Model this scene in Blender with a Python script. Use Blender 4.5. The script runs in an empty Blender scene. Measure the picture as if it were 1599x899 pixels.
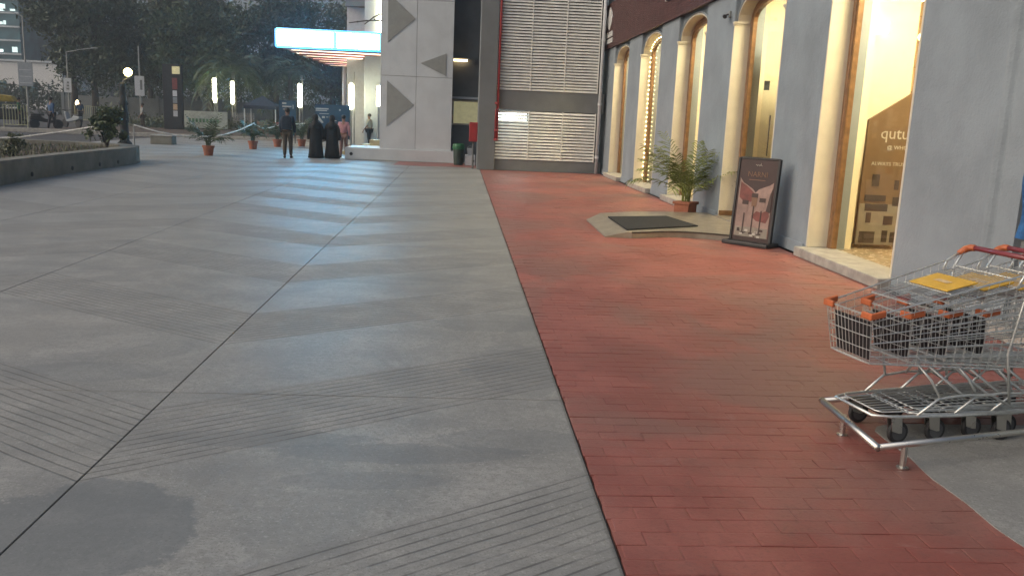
import bpy, bmesh, math, random
import numpy as np
from mathutils import Matrix, Vector
random.seed(7); RNG = np.random.default_rng(11)
S = bpy.context.scene
COL = S.collection
PI = math.pi

# ------------------------------------------------------------------ camera
cam = bpy.data.objects.new('camera', bpy.data.cameras.new('camera'))
COL.objects.link(cam); S.camera = cam
cam.data.sensor_width = 36.0; cam.data.lens = 36.0*1339/1599
cam.data.clip_start = 0.05; cam.data.clip_end = 3000
_y = Vector(((720-799.5)/1339, (449.5-183)/1339, -1)).normalized()
_z = -Vector(((515-799.5)/1339, (449.5-7240)/1339, -1)).normalized()
_z = (_z - _y*_z.dot(_y)).normalized(); _x = _y.cross(_z)
cam.matrix_world = Matrix.Translation((0, 0, 1.65)) @ Matrix((_x, _y, _z)).to_4x4()

# ------------------------------------------------------------------ sky, sun, exposure
SUN_EL, SUN_AZ = math.radians(32), math.radians(255)     # soft light from a clouded evening sky, brightest to the left
W = bpy.data.worlds.new('World'); S.world = W; W.use_nodes = True
wn = W.node_tree.nodes; wl = W.node_tree.links
bg = wn['Background']
sky = wn.new('ShaderNodeTexSky'); sky.sky_type = 'NISHITA'; sky.sun_disc = False
sky.sun_elevation = SUN_EL; sky.sun_rotation = SUN_AZ
sky.air_density = 1.0; sky.dust_density = 7.0; sky.ozone_density = 1.0
wl.new(sky.outputs[0], bg.inputs[0]); bg.inputs[1].default_value = 0.05
sun = bpy.data.objects.new('sun', bpy.data.lights.new('sun', 'SUN')); COL.objects.link(sun)
sun.data.energy = 0.5; sun.data.angle = math.radians(90); sun.data.color = (1.0, 0.96, 0.92)
_sd = Vector((math.sin(SUN_AZ)*math.cos(SUN_EL), math.cos(SUN_AZ)*math.cos(SUN_EL), math.sin(SUN_EL)))
sun.rotation_euler = _sd.to_track_quat('Z', 'Y').to_euler()
S.view_settings.view_transform = 'Standard'; S.view_settings.look = 'None'
S.view_settings.gamma = 1.0; S.view_settings.use_curve_mapping = False
S.view_settings.exposure = 1.1
S.render.engine = 'CYCLES'
S.cycles.use_denoising = True
S.cycles.max_bounces = 8; S.cycles.transparent_max_bounces = 16
S.cycles.caustics_reflective = False; S.cycles.caustics_refractive = False

# ------------------------------------------------------------------ material helpers
class NT:
    def __init__(s, m):
        s.t = m.node_tree; s.n = s.t.nodes; s.l = s.t.links
    def add(s, typ, **kw):
        nd = s.n.new(typ)
        for k, v in kw.items(): setattr(nd, k, v)
        return nd
    def put(s, sock, v):
        if hasattr(v, 'is_output'): s.l.new(v, sock)
        else: sock.default_value = v
    def m(s, op, a, b=0.0, c=None, clamp=False):
        nd = s.add('ShaderNodeMath', operation=op); nd.use_clamp = clamp
        s.put(nd.inputs[0], a); s.put(nd.inputs[1], b)
        if c is not None: s.put(nd.inputs[2], c)
        return nd.outputs[0]
    def noise(s, vec, scale, detail=4, rough=.55, dist=0.0):
        nd = s.add('ShaderNodeTexNoise'); s.put(nd.inputs['Vector'], vec)
        nd.inputs['Scale'].default_value = scale; nd.inputs['Detail'].default_value = detail
        nd.inputs['Roughness'].default_value = rough; nd.inputs['Distortion'].default_value = dist
        return nd.outputs[0]
    def ss(s, v, a, b):
        nd = s.add('ShaderNodeMapRange', interpolation_type='SMOOTHSTEP')
        s.put(nd.inputs[0], v); nd.inputs[1].default_value = a; nd.inputs[2].default_value = b
        nd.inputs[3].default_value = 0; nd.inputs[4].default_value = 1
        return nd.outputs[0]
    def lerp(s, v, a, b):
        nd = s.add('ShaderNodeMapRange'); s.put(nd.inputs[0], v)
        nd.inputs[3].default_value = a; nd.inputs[4].default_value = b
        return nd.outputs[0]
    def mix(s, f, a, b, mode='MIX'):
        nd = s.add('ShaderNodeMix', data_type='RGBA', blend_type=mode)
        s.put(nd.inputs[0], f)
        for sk, v in ((nd.inputs[6], a), (nd.inputs[7], b)):
            s.put(sk, v if hasattr(v, 'is_output') else (*v, 1.0) if len(v) == 3 else v)
        return nd.outputs[2]
    def bump(s, h, strength=.3, dist=.01, normal=None):
        nd = s.add('ShaderNodeBump'); s.put(nd.inputs['Height'], h)
        nd.inputs['Strength'].default_value = strength; nd.inputs['Distance'].default_value = dist
        if normal is not None: s.l.new(normal, nd.inputs['Normal'])
        return nd.outputs[0]
    def mapping(s, vec, sc):
        nd = s.add('ShaderNodeMapping'); s.l.new(vec, nd.inputs[0]); nd.inputs['Scale'].default_value = sc
        return nd.outputs[0]

MATS = {}
def new_mat(name):
    m = bpy.data.materials.new(name); m.use_nodes = True; MATS[name] = m
    t = NT(m); return m, t, t.n['Principled BSDF']

BUMPD = {'blue_grey_paint': (.03, .32, 5.0)}
def mat(name, col, rough=.65, metal=0.0, var=.18, scale=5.0, bump=.12, bscale=70.0, dirt=0.0, emit=None, es=0.0, spec=.5, pos=False):
    if name in MATS: return MATS[name]
    m, t, b = new_mat(name)
    if pos: v = t.add('ShaderNodeNewGeometry').outputs['Position']
    else:
        tc = t.add('ShaderNodeTexCoord'); oi = t.add('ShaderNodeObjectInfo')
        off = t.add('ShaderNodeVectorMath', operation='MULTIPLY_ADD')
        cb = t.add('ShaderNodeCombineXYZ')
        for i in range(3): t.l.new(oi.outputs['Random'], cb.inputs[i])
        t.l.new(cb.outputs[0], off.inputs[0]); off.inputs[1].default_value = (37, 53, 71)
        t.l.new(tc.outputs['Object'], off.inputs[2]); v = off.outputs[0]
    n1 = t.noise(v, scale, 5, .6)
    lo = tuple(c*(1-var) for c in col); hi = tuple(min(1, c*(1+var)) for c in col)
    c = t.mix(t.ss(n1, .3, .7), lo, hi)
    if dirt:
        n2 = t.noise(t.mapping(v, (1, 1, .35)), scale*.45, 6, .7)
        c = t.mix(t.m('MULTIPLY', t.ss(n2, .5, .72), dirt), c, tuple(x*.45 for x in col))
    t.l.new(c, b.inputs['Base Color'])
    b.inputs['Roughness'].default_value = rough; b.inputs['Metallic'].default_value = metal
    b.inputs['Specular IOR Level'].default_value = spec
    if rough > .05:
        t.l.new(t.lerp(t.noise(v, scale*2.3, 3), max(0, rough-.12), min(1, rough+.12)), b.inputs['Roughness'])
    if bump:
        nb = t.bump(t.noise(v, bscale, 4, .6), bump, .01)
        if name in BUMPD: q = BUMPD[name]; nb = t.bump(t.noise(v, q[2], 6, .6, .3), q[1], q[0], nb)
        t.l.new(nb, b.inputs['Normal'])
    if emit: b.inputs['Emission Color'].default_value = (*emit, 1); b.inputs['Emission Strength'].default_value = es
    return m

def glow(name, col, strength):
    if name in MATS: return MATS[name]
    m, t, b = new_mat(name)
    b.inputs['Base Color'].default_value = (.8, .8, .8, 1)
    b.inputs['Emission Color'].default_value = (*col, 1); b.inputs['Emission Strength'].default_value = strength
    return m

def glass_mat(name, tint=(.9, .92, .9), refl=.06):
    m = bpy.data.materials.new(name); m.use_nodes = True; MATS[name] = m; t = NT(m); t.n.remove(t.n['Principled BSDF'])
    tr = t.add('ShaderNodeBsdfTransparent'); tr.inputs[0].default_value = (*tint, 1)
    gl = t.add('ShaderNodeBsdfGlossy'); gl.inputs['Roughness'].default_value = .03; gl.inputs[0].default_value = (.9, .9, .9, 1)
    fr = t.add('ShaderNodeFresnel'); fr.inputs[0].default_value = 1.35
    mx = t.add('ShaderNodeMixShader'); t.l.new(fr.outputs[0], mx.inputs[0])
    t.l.new(tr.outputs[0], mx.inputs[1]); t.l.new(gl.outputs[0], mx.inputs[2])
    t.l.new(mx.outputs[0], t.n['Material Output'].inputs[0])
    return m

def concrete_mat(name, grooves=True):
    m, t, b = new_mat(name)
    P = t.add('ShaderNodeNewGeometry').outputs['Position']
    sp = t.add('ShaderNodeSeparateXYZ'); t.l.new(P, sp.inputs[0]); X, Y = sp.outputs[0], sp.outputs[1]
    big = t.noise(P, .55, 5, .6, .6); mid = t.noise(P, 2.2, 6, .65, .3); fine = t.noise(P, 90, 3, .7); grain = t.noise(P, 320, 2, .6)
    streak = t.noise(t.mapping(P, (.8, 3.5, 1)), 1.1, 5, .6, .5)
    c = t.mix(t.ss(mid, .3, .72), (.238, .242, .234), (.352, .352, .338))
    c = t.mix(t.m('MULTIPLY', t.ss(streak, .44, .68), .5), c, (.215, .22, .215))
    c = t.mix(t.m('MULTIPLY', t.ss(t.noise(P, 22, 6, .8, .4), .42, .64), .6), c, (.19, .195, .18))
    c = t.mix(t.m('MULTIPLY', t.ss(t.noise(P, 48, 3, .7), .56, .68), .6), c, (.42, .425, .405))
    c = t.mix(t.m('MULTIPLY', t.ss(t.noise(P, 95, 2, .6), .56, .66), .6), c, (.13, .13, .125))
    edge = t.noise(P, .75, 6, .62, 1.6)
    c = t.mix(t.m('MULTIPLY', t.ss(edge, .545, .60), .30), c, (.18, .185, .185))
    c = t.mix(t.m('MULTIPLY', t.ss(big, .52, .68), .35), c, (.295, .285, .262))
    # a few old damp marks with a shape of their own
    wob = t.m('MULTIPLY', t.m('SUBTRACT', t.noise(P, 3.0, 8, .72), .5), 2.4)
    for (cx, cy, rx, ry, k) in ((-1.5, 3.18, .5, .5, .6), (-.25, 4.05, .62, .13, .38), (-.95, 4.22, .55, .12, .35), (.45, 5.6, .4, .6, .3), (-.42, 3.72, .42, .1, .3), (.35, 4.25, .45, .18, .32), (.3, 6.9, .5, .35, .3), (-2.3, 5.3, .5, .2, .3), (-.6, 8.6, .7, .25, .25), (-3.1, 4.4, .6, .4, .35)):
        dx = t.m('DIVIDE', t.m('SUBTRACT', X, cx), rx); dy = t.m('DIVIDE', t.m('SUBTRACT', Y, cy), ry)
        d = t.m('ADD', t.m('ADD', t.m('MULTIPLY', dx, dx), t.m('MULTIPLY', dy, dy)), wob)
        c = t.mix(t.m('MULTIPLY', t.m('SUBTRACT', 1.0, t.ss(d, .86, 1.02)), k), c, (.135, .15, .158))
    h = t.m('ADD', t.m('MULTIPLY', fine, .22), t.m('MULTIPLY', t.noise(P, 30, 5, .7), .35))
    rough = t.lerp(mid, .42, .60)
    if grooves:
        tri = t.m('PINGPONG', t.m('ADD', X, 1.65), 2.3)
        wv = t.m('MULTIPLY', t.m('SUBTRACT', t.noise(P, .9, 3, .5), .5), .05)
        v = t.m('ADD', t.m('SUBTRACT', t.m('SUBTRACT', Y, 3.63), t.m('MULTIPLY', tri, .67)), wv)
        ph = t.m('FLOORED_MODULO', v, 2.33)
        band = t.m('MULTIPLY', t.m('GREATER_THAN', ph, .02), t.m('LESS_THAN', ph, 1.02))
        g = t.m('ABSOLUTE', t.m('SUBTRACT', t.m('FRACT', t.m('DIVIDE', ph, .078)), .5))
        line = t.m('SUBTRACT', 1.0, t.ss(g, .05, .13))
        broken = t.lerp(t.ss(t.noise(t.mapping(P, (1.3, 2.5, 1)), 1.6, 5, .65, .3), .34, .6), .25, 1.0)
        gr = t.m('MULTIPLY', t.m('MULTIPLY', line, band), broken)
        c = t.mix(t.m('MULTIPLY', t.m('MULTIPLY', band, broken), .20), c, (.19, .195, .195))
        c = t.mix(t.m('MULTIPLY', gr, .72), c, (.085, .085, .082))
        h = t.m('SUBTRACT', h, t.m('MULTIPLY', gr, 1.0))
        rough = t.m('ADD', rough, t.m('MULTIPLY', band, .1))
    jn = t.m('MULTIPLY', t.m('SUBTRACT', t.noise(P, 14, 3, .6), .5), .012)
    jx = t.m('ADD', t.m('PINGPONG', t.m('ADD', X, 1.65), 1.15), jn); jy = t.m('ADD', t.m('PINGPONG', t.m('SUBTRACT', Y, 4.92), 3.0), jn)
    jd = t.m('SUBTRACT', 1.0, t.ss(t.m('MINIMUM', jx, jy), .002, .011))
    if grooves: c = t.mix(t.m('MULTIPLY', jd, .5), c, (.10, .098, .09))
    c = t.mix(t.m('MULTIPLY', t.ss(grain, .55, .75), .25), c, (.14, .14, .14))
    spots = t.ss(t.noise(P, 9, 2, .5), .72, .76)
    c = t.mix(t.m('MULTIPLY', spots, .3), c, (.12, .115, .11))
    t.l.new(c, b.inputs['Base Color']); t.l.new(rough, b.inputs['Roughness'])
    t.l.new(t.bump(h, .5, .006), b.inputs['Normal'])
    return m

def red_mat(name):
    m, t, b = new_mat(name)
    P = t.add('ShaderNodeNewGeometry').outputs['Position']
    oi = t.add('ShaderNodeObjectInfo')
    n1 = t.noise(P, 1.3, 6, .65, .5); n2 = t.noise(P, .6, 5, .6, .8); n3 = t.noise(P, 11, 4, .65); gr = t.noise(P, 260, 2, .6)
    c = t.mix(t.ss(n1, .32, .68), (.235, .072, .058), (.35, .125, .10))
    c = t.mix(t.m('MULTIPLY', t.ss(n2, .44, .60), .7), c, (.215, .118, .098))
    c = t.mix(t.m('MULTIPLY', t.ss(n3, .52, .75), .35), c, (.19, .075, .06))
    c = t.mix(t.m('MULTIPLY', t.ss(t.noise(P, 3.1, 6, .7, 1.0), .6, .7), .35), c, (.36, .23, .20))
    c = t.mix(t.m('MULTIPLY', t.ss(t.noise(P, 45, 4, .75), .5, .68), .45), c, (.15, .06, .05))
    c = t.mix(t.m('MULTIPLY', t.ss(t.noise(P, 5, 7, .75, .6), .56, .66), .4), c, (.15, .07, .06))
    c = t.mix(t.m('MULTIPLY', t.ss(gr, .58, .76), .3), c, (.11, .04, .035))
    t.l.new(c, b.inputs['Base Color'])
    t.l.new(t.lerp(n1, .34, .56), b.inputs['Roughness'])
    h = t.m('ADD', t.m('MULTIPLY', t.noise(P, 40, 5, .7), .7), t.m('MULTIPLY', n3, .6))
    t.l.new(t.bump(h, .45, .008), b.inputs['Normal'])
    return m

def leaf_mat(name, a, b_, rough=.55):
    m, t, b = new_mat(name)
    P = t.add('ShaderNodeNewGeometry').outputs['Position']
    n = t.noise(P, .3, 5, .65); n2 = t.noise(P, 6, 2, .6)
    c = t.mix(t.ss(n, .35, .65), a, b_); c = t.mix(t.m('MULTIPLY', t.ss(n2, .5, .7), .4), c, tuple(x*1.5 for x in b_))
    t.l.new(c, b.inputs['Base Color']); b.inputs['Roughness'].default_value = rough
    b.inputs['Subsurface Weight'].default_value = 0.0
    return m

# ------------------------------------------------------------------ mesh helpers
class MB:
    def __init__(s): s.v = []; s.f = []
    def add(s, vs, fs):
        o = len(s.v); s.v += [tuple(p) for p in vs]; s.f += [tuple(i+o for i in f) for f in fs]; return s
    def box(s, x0, x1, y0, y1, z0, z1):
        return s.add([(x0,y0,z0),(x1,y0,z0),(x1,y1,z0),(x0,y1,z0),(x0,y0,z1),(x1,y0,z1),(x1,y1,z1),(x0,y1,z1)],
                     [(0,3,2,1),(4,5,6,7),(0,1,5,4),(1,2,6,5),(2,3,7,6),(3,0,4,7)])
    def prism(s, pts, d):
        """pts: planar 3D polygon, d: extrusion vector"""
        n = len(pts); d = Vector(d); a = [Vector(p) for p in pts]
        return s.add(a+[p+d for p in a], [tuple(range(n))[::-1], tuple(range(n, 2*n))]+[(i,(i+1)%n,(i+1)%n+n,i+n) for i in range(n)])
    def tube(s, pts, r, n=6, closed=False, cap=True):
        P = [Vector(p) for p in pts]; k = len(P); R = r if isinstance(r, (list, tuple)) else [r]*k
        rings = []; prev = None
        for i in range(k):
            a = P[(i-1) % k] if (closed or i) else P[0]; c = P[(i+1) % k] if (closed or i < k-1) else P[-1]
            d = (c-a); d = d.normalized() if d.length > 1e-9 else Vector((0,0,1))
            if prev is None:
                u = d.cross(Vector((0,0,1)))
                if u.length < .05: u = d.cross(Vector((0,1,0)))
            else: u = prev - d*prev.dot(d)
            u = u.normalized(); prev = u; w = d.cross(u)
            rings.append([P[i]+(u*math.cos(2*PI*j/n)+w*math.sin(2*PI*j/n))*R[i] for j in range(n)])
        vs = [p for q in rings for p in q]; fs = []
        for i in range(k if closed else k-1):
            a = i*n; c = ((i+1) % k)*n
            fs += [(a+j, a+(j+1)%n, c+(j+1)%n, c+j) for j in range(n)]
        if cap and not closed: fs += [tuple(range(n))[::-1], tuple(range((k-1)*n, k*n))]
        return s.add(vs, fs)
    def lathe(s, prof, n=16, c=(0,0,0), sx=1, sy=1, wob=None):
        vs = []; fs = []
        for i, (r, z) in enumerate(prof):
            for j in range(n):
                a = 2*PI*j/n; k = 1 if wob is None else wob(a, z)
                vs.append((c[0]+r*k*sx*math.cos(a), c[1]+r*k*sy*math.sin(a), c[2]+z))
        for i in range(len(prof)-1):
            fs += [(i*n+j, i*n+(j+1)%n, (i+1)*n+(j+1)%n, (i+1)*n+j) for j in range(n)]
        fs += [tuple(range(n))[::-1], tuple(range((len(prof)-1)*n, len(prof)*n))]
        return s.add(vs, fs)
    def ball(s, c, r, n=10, m=6):
        rr = r if isinstance(r, tuple) else (r, r, r)
        pr = [(max(.001, math.sin(PI*i/m)), -math.cos(PI*i/m)) for i in range(m+1)]
        o = len(s.v); s.lathe(pr, n)
        for i in range(o, len(s.v)):
            p = s.v[i]; s.v[i] = (c[0]+p[0]*rr[0], c[1]+p[1]*rr[1], c[2]+p[2]*rr[2])
        return s
    def xf(s, M):
        s.v = [tuple(M @ Vector(p)) for p in s.v]; return s
    def mesh(s, name, smooth=False):
        me = bpy.data.meshes.new(name); me.from_pydata(s.v, [], s.f); me.update()
        if smooth: me.polygons.foreach_set('use_smooth', [True]*len(me.polygons))
        return me
    def build(s, name, m, parent=None, loc=None, smooth=False, bev=0):
        o = bpy.data.objects.new(name, s.mesh(name, smooth)); COL.objects.link(o)
        if m: o.data.materials.append(m)
        if parent: o.parent = parent
        if loc: o.location = loc
        if bev:
            b = o.modifiers.new('bevel', 'BEVEL'); b.width = bev; b.segments = 2; b.limit_method = 'ANGLE'
        return o

def tag(o, label=None, cat=None, group=None, kind=None):
    if label: o['label'] = label
    if cat: o['category'] = cat
    if group: o['group'] = group
    if kind: o['kind'] = kind
    return o
def thing(name, label, cat, loc=(0,0,0), rz=0, group=None):
    o = bpy.data.objects.new(name, None); COL.objects.link(o); o.location = loc; o.rotation_euler = (0,0,rz)
    o.empty_display_size = .2
    return tag(o, label, cat, group)
def kids(o): return [c for c in bpy.data.objects if c.parent == o]
def copy_tree(o, parent=None):
    c = o.copy(); COL.objects.link(c); c.parent = parent
    for ch in kids(o): copy_tree(ch, c)
    return c
def mesh_part(name, me, m, parent=None):
    o = bpy.data.objects.new(name, me); COL.objects.link(o)
    if m and not me.materials: me.materials.append(m)
    if parent: o.parent = parent
    return o
def text_part(name, body, size, M, m, parent, ext=.002, align='LEFT'):
    cu = bpy.data.curves.new(name, 'FONT'); cu.body = body; cu.size = size; cu.extrude = ext; cu.resolution_u = 2
    cu.align_x = align
    to = bpy.data.objects.new('tmp', cu); me = bpy.data.meshes.new_from_object(to)
    bpy.data.objects.remove(to); bpy.data.curves.remove(cu)
    me.transform(M); me.name = name; me.materials.clear()
    return mesh_part(name, me, m, parent)

# ------------------------------------------------------------------ materials
M_conc = concrete_mat('concrete'); M_conc2 = concrete_mat('plain_concrete', False)
M_red = red_mat('red_paint')
M_bed = mat('joint_dirt', (.085, .08, .072), .9, pos=True)
M_redbed = mat('red_joint', (.16, .05, .042), .8, pos=True)
M_asph = mat('asphalt', (.055, .056, .058), .8, scale=1.5, pos=True)
M_soil = mat('soil', (.075, .055, .04), .95, scale=2, var=.4, bump=.5, bscale=20, pos=True)
M_blue = mat('blue_grey_paint', (.225, .265, .297), .75, var=.10, scale=1.3, bump=.6, bscale=38, dirt=.22, pos=True)
M_cream = mat('cream_paint', (.62, .58, .47), .6, var=.06, scale=2.5, bump=.15, dirt=.12, pos=True)
M_stone = mat('sill_stone', (.33, .315, .285), .6, var=.2, scale=6, dirt=.45, pos=True)
M_wood = mat('brown_frame', (.20, .105, .045), .4, var=.25, scale=9, bump=.1, dirt=.2, pos=True)
M_fascia = mat('maroon_slat', (.085, .035, .032), .5, var=.2, scale=3, pos=True)
M_fascia_d = mat('maroon_dark', (.03, .014, .013), .7, pos=True)
M_logo = mat('sign_silver', (.55, .56, .55), .5, var=.1)
M_glass = glass_mat('window_glass')
M_int = mat('interior_cream', (.82, .74, .55), .7, var=.03, bump=0, pos=True)
M_tan = mat('tan_wall', (.55, .40, .24), .6, var=.1, pos=True)
M_ifloor = mat('interior_floor', (.36, .27, .17), .25, var=.1, pos=True)
M_steel = mat('stainless', (.58, .57, .53), .30, 1.0, var=.05, scale=5, bump=.02)
M_chrome = mat('zinc_wire', (.72, .74, .72), .42, .85, var=.1, scale=30, bump=0)
M_orange = mat('orange_plastic', (.47, .125, .045), .4, var=.12, scale=14, bump=.05, dirt=.25)
M_handle = mat('maroon_handle', (.20, .04, .05), .35, var=.15, scale=10, bump=.03)
M_black = mat('black_plastic', (.02, .02, .022), .45, var=.2)
M_rubber = mat('dark_rubber', (.03, .03, .032), .7, var=.3)
M_yellow = mat('yellow_card', (.66, .40, .055), .45, var=.1, scale=8, bump=.05, dirt=.12)
M_white = mat('white_paint', (.60, .635, .65), .55, var=.06, scale=1.4, bump=.1, dirt=.22, pos=True)
M_tri = mat('grey_triangle', (.30, .31, .29), .6, var=.06, pos=True)
M_grey = mat('grey_wall', (.165, .18, .185), .7, var=.1, scale=1.2, bump=.2, dirt=.2, pos=True)
M_dgrey = mat('dark_grey_wall', (.13, .135, .135), .7, var=.15, scale=1.2, pos=True)
M_slat = mat('louvre_slat', (.80, .80, .75), .45, var=.1, scale=4, dirt=.25, pos=True)
M_void = mat('louvre_void', (.03, .03, .03), .9)
M_pipe = mat('red_pipe', (.30, .03, .03), .45, var=.15)
M_terra = mat('terracotta', (.30, .105, .055), .7, var=.18, scale=9, dirt=.2)
M_mat = mat('door_mat', (.022, .022, .022), .95, var=.3, scale=60, bump=.8, bscale=200)
M_tile = mat('tan_stone', (.235, .21, .17), .35, var=.2, scale=5, dirt=.35, pos=True)
M_palm = leaf_mat('palm_leaf', (.085, .115, .022), (.20, .23, .05))
M_palm_far = leaf_mat('far_palm_leaf', (.03, .055, .02), (.07, .10, .04))
M_leaf = leaf_mat('tree_leaf', (.018, .040, .013), (.055, .088, .028))
M_leaf2 = leaf_mat('tree_leaf_dark', (.013, .030, .011), (.038, .064, .023))
M_leaf3 = leaf_mat('tree_leaf_olive', (.026, .036, .012), (.075, .085, .028))
M_grass = leaf_mat('grass', (.05, .07, .03), (.10, .11, .055))
M_bark = mat('bark', (.055, .045, .035), .9, var=.3, bump=.6, bscale=15)
M_skin = mat('skin', (.20, .105, .065), .55, var=.05, bump=0)
M_hair = mat('hair', (.012, .011, .011), .5, var=.2)
M_pole = mat('galvanised', (.30, .31, .30), .5, .3, var=.1)
M_led = glow('led_cyan', (.14, .60, 1.0), 30.0)
M_tube = glow('tube_white', (1.0, .96, .62), 18.0)
M_globe = glow('globe_warm', (1.0, .74, .22), 14.0)
M_lampw = glow('lamp_warm', (1.0, .72, .38), 5.0)
M_ceil = glow('ceiling_lamp', (1.0, .84, .52), 40.0)
M_fluor = glow('fluorescent', (.82, .98, 1.0), 4.5)
M_bulb = glow('fairy_bulb', (1.0, .80, .35), 6.0)
M_lit = mat('lit_glass', (.40, .38, .24), .3, emit=(1, .92, .5), es=.10)

# ------------------------------------------------------------------ the ground
g = MB().box(-420, 420, -120, 620, -.3, -.06).build('ground', M_asph); tag(g, kind='structure')
pb = MB().box(-15.46, .665, -2, 47, -.059, -.009).build('plaza_pavement', M_bed); tag(pb, kind='structure')
xs = [-15.45, -13.15, -10.85, -8.55, -6.25, -3.95, -1.65, .66]; ys = [-1.1, 4.92, 10.9, 16.9, 22.9, 28.9, 34.9, 40.9, 46.9]
def slab_mesh(w, l):
    mb = MB(); c = .003
    mb.add([(0,0,-.02),(w,0,-.02),(w,l,-.02),(0,l,-.02),(0,0,-c),(w,0,-c),(w,l,-c),(0,l,-c),(c,c,0),(w-c,c,0),(w-c,l-c,0),(c,l-c,0)],
           [(0,1,5,4),(1,2,6,5),(2,3,7,6),(3,0,4,7),(4,5,9,8),(5,6,10,9),(6,7,11,10),(7,4,8,11),(8,9,10,11)])
    return mb
for i in range(len(xs)-1):
    for j in range(len(ys)-1):
        o = slab_mesh(xs[i+1]-xs[i]-.0045, ys[j+1]-ys[j]-.0045).build('concrete_slab', M_conc, pb, (xs[i]+.00225, ys[j]+.00225, 0))
# a soil bed and road beyond the plaza
bed = MB().box(-24, -7.7, 47.3, 68, -.06, .05).build('soil_bed', M_soil); tag(bed, kind='structure')
kb = MB().box(-24, -7.6, 47.02, 47.28, -.06, .16).build('kerb', M_stone, None, None, bev=.02); tag(kb, kind='structure')
pv2 = MB().box(-7.55, 3, 47.02, 70, -.059, -.004).build('entrance_pavement', M_conc2); tag(pv2, kind='structure')

# red painted brick path
rp = MB().box(.672, 4.62, -2, 28.25, -.059, -.0048).build('red_brick_path', M_red); tag(rp, kind='structure')
rp2 = MB().box(-2.2, .66, 29.0, 31.35, -.002, .004).build('red_painted_strip', M_red); tag(rp2, kind='structure')
BL, BW = .235, .115
def brick_verts(x0, x1, y0, y1, dz, tx, ty):
    c = .007; z = -.0005+dz
    def hz(x, y): return z + tx*(x-(x0+x1)/2) + ty*(y-(y0+y1)/2)
    ps = [(x0,y0),(x1,y0),(x1,y1),(x0,y1)]; qs = [(x0+c,y0+c),(x1-c,y0+c),(x1-c,y1-c),(x0+c,y1-c)]
    return [(x,y,-.02) for x,y in ps]+[(x,y,hz(x,y)-.0014) for x,y in ps]+[(x,y,hz(x,y)) for x,y in qs]
BF = [(0,1,5,4),(1,2,6,5),(2,3,7,6),(3,0,4,7),(4,5,9,8),(5,6,10,9),(6,7,11,10),(7,4,8,11),(8,9,10,11)]
bricks = []
row = 0; y = 2.1
while y < 28.2:
    off = (row % 2)*BL/2 + random.uniform(-.012, .012)
    x = .675 - off
    while x < 4.62:
        x0, x1 = max(x, .667), min(x+BL, 4.615); yc = y+BW/2
        if yc < 4.62: x1 = min(x1, 2.395)
        xc = (x0+x1)/2; skip = (x1-x0 < .03)
        if not skip: bricks.append((x0, x1, y, min(y+BW, 28.2)))
        x += BL
    y += BW+(.008 if y < 4.57 <= y+BW else 0); row += 1
vis = [b for b in bricks if b[2] > 2.75]
vis.sort(key=lambda b: (b[2]**2+((b[0]+b[1])/2-1.2)**2*.6))
near = set(vis[:300]); stuff = MB()
for b in bricks:
    j = .0005 + (.0016 if random.random() < .2 else 0)
    x0, x1, y0, y1 = b[0]+j, b[1]-j, b[2]+j, b[3]-j
    dz = random.gauss(0, .0008); tx = random.gauss(0, .005); ty = random.gauss(0, .006)
    vs = brick_verts(x0, x1, y0, y1, dz, tx, ty)
    if b in near:
        cx, cy = (x0+x1)/2, (y0+y1)/2
        MB().add([(p[0]-cx, p[1]-cy, p[2]) for p in vs], BF).build('brick', M_red, rp, (cx, cy, 0))
    else: stuff.add(vs, BF)
tag(stuff.build('brick_paving', M_red, rp), kind='stuff')
# grey screed patch under the trolleys
pp = [(2.405, 1.5)]
for k in range(24): yy = 1.5+k*.13; pp.append((2.385+.018*math.sin(yy*3.1)+.01*math.sin(yy*11), yy))
pp += [(2.44, 4.56), (2.55, 4.61), (3.2, 4.63), (4.6, 4.62), (4.6, 1.5)]
gp = MB().prism([(x, y, -.008) for x, y in pp], (0, 0, .0115)).build('concrete_patch', M_conc2); tag(gp, kind='structure')

# ------------------------------------------------------------------ entrance ramp and mat
er = thing('entrance_ramp', 'low tan stone entrance ramp with curved front edge before the shop door', 'ramp')
out = [(2.2, 14.55), (2.17, 12.45), (2.51, 12.44)]
for k in range(13):
    u = k/12; out.append((2.56+u*1.5, 12.43+.28*math.sin(PI*u*.92)**1.3))
out += [(4.12, 12.52), (4.62, 12.5), (4.62, 15.75), (4.2, 15.7), (3.2, 15.5), (2.51, 15.02)]
def rz_(x): return .016+.075*min(1, max(0, (x-2.17)/.34))
n_ = len(out); mb = MB()
mb.add([(x, y, -.03) for x, y in out]+[(x, y, rz_(x)) for x, y in out],
       [(i, (i+1)%n_, (i+1)%n_+n_, i+n_) for i in range(n_)]+[(n_, n_+1, n_+2, 2*n_-1), tuple(range(n_+2, 2*n_))])
mb.build('ramp_top', M_tile, er)
eb = MB()
for i in range(3, 17): eb.tube([(*out[i], rz_(out[i][0])-.004), (*out[i+1], rz_(out[i+1][0])-.004)], .012, 6)
eb.build('nosing', M_bark, er)
mq = [(2.52, 14.3), (3.62, 14.72), (3.82, 13.42), (2.52, 12.62)]
mb = MB(); top = [(x, y, rz_(x)+.022) for x, y in mq]; bot = [(x, y, rz_(x)+.004) for x, y in mq]
mb.add(bot+top, [(4,5,6,7)]+[(i,(i+1)%4,(i+1)%4+4,i+4) for i in range(4)])
dm = mb.build('door_mat', M_mat, None, None); tag(dm, 'black rectangular rubber doormat on the tan entrance ramp', 'mat')

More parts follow.
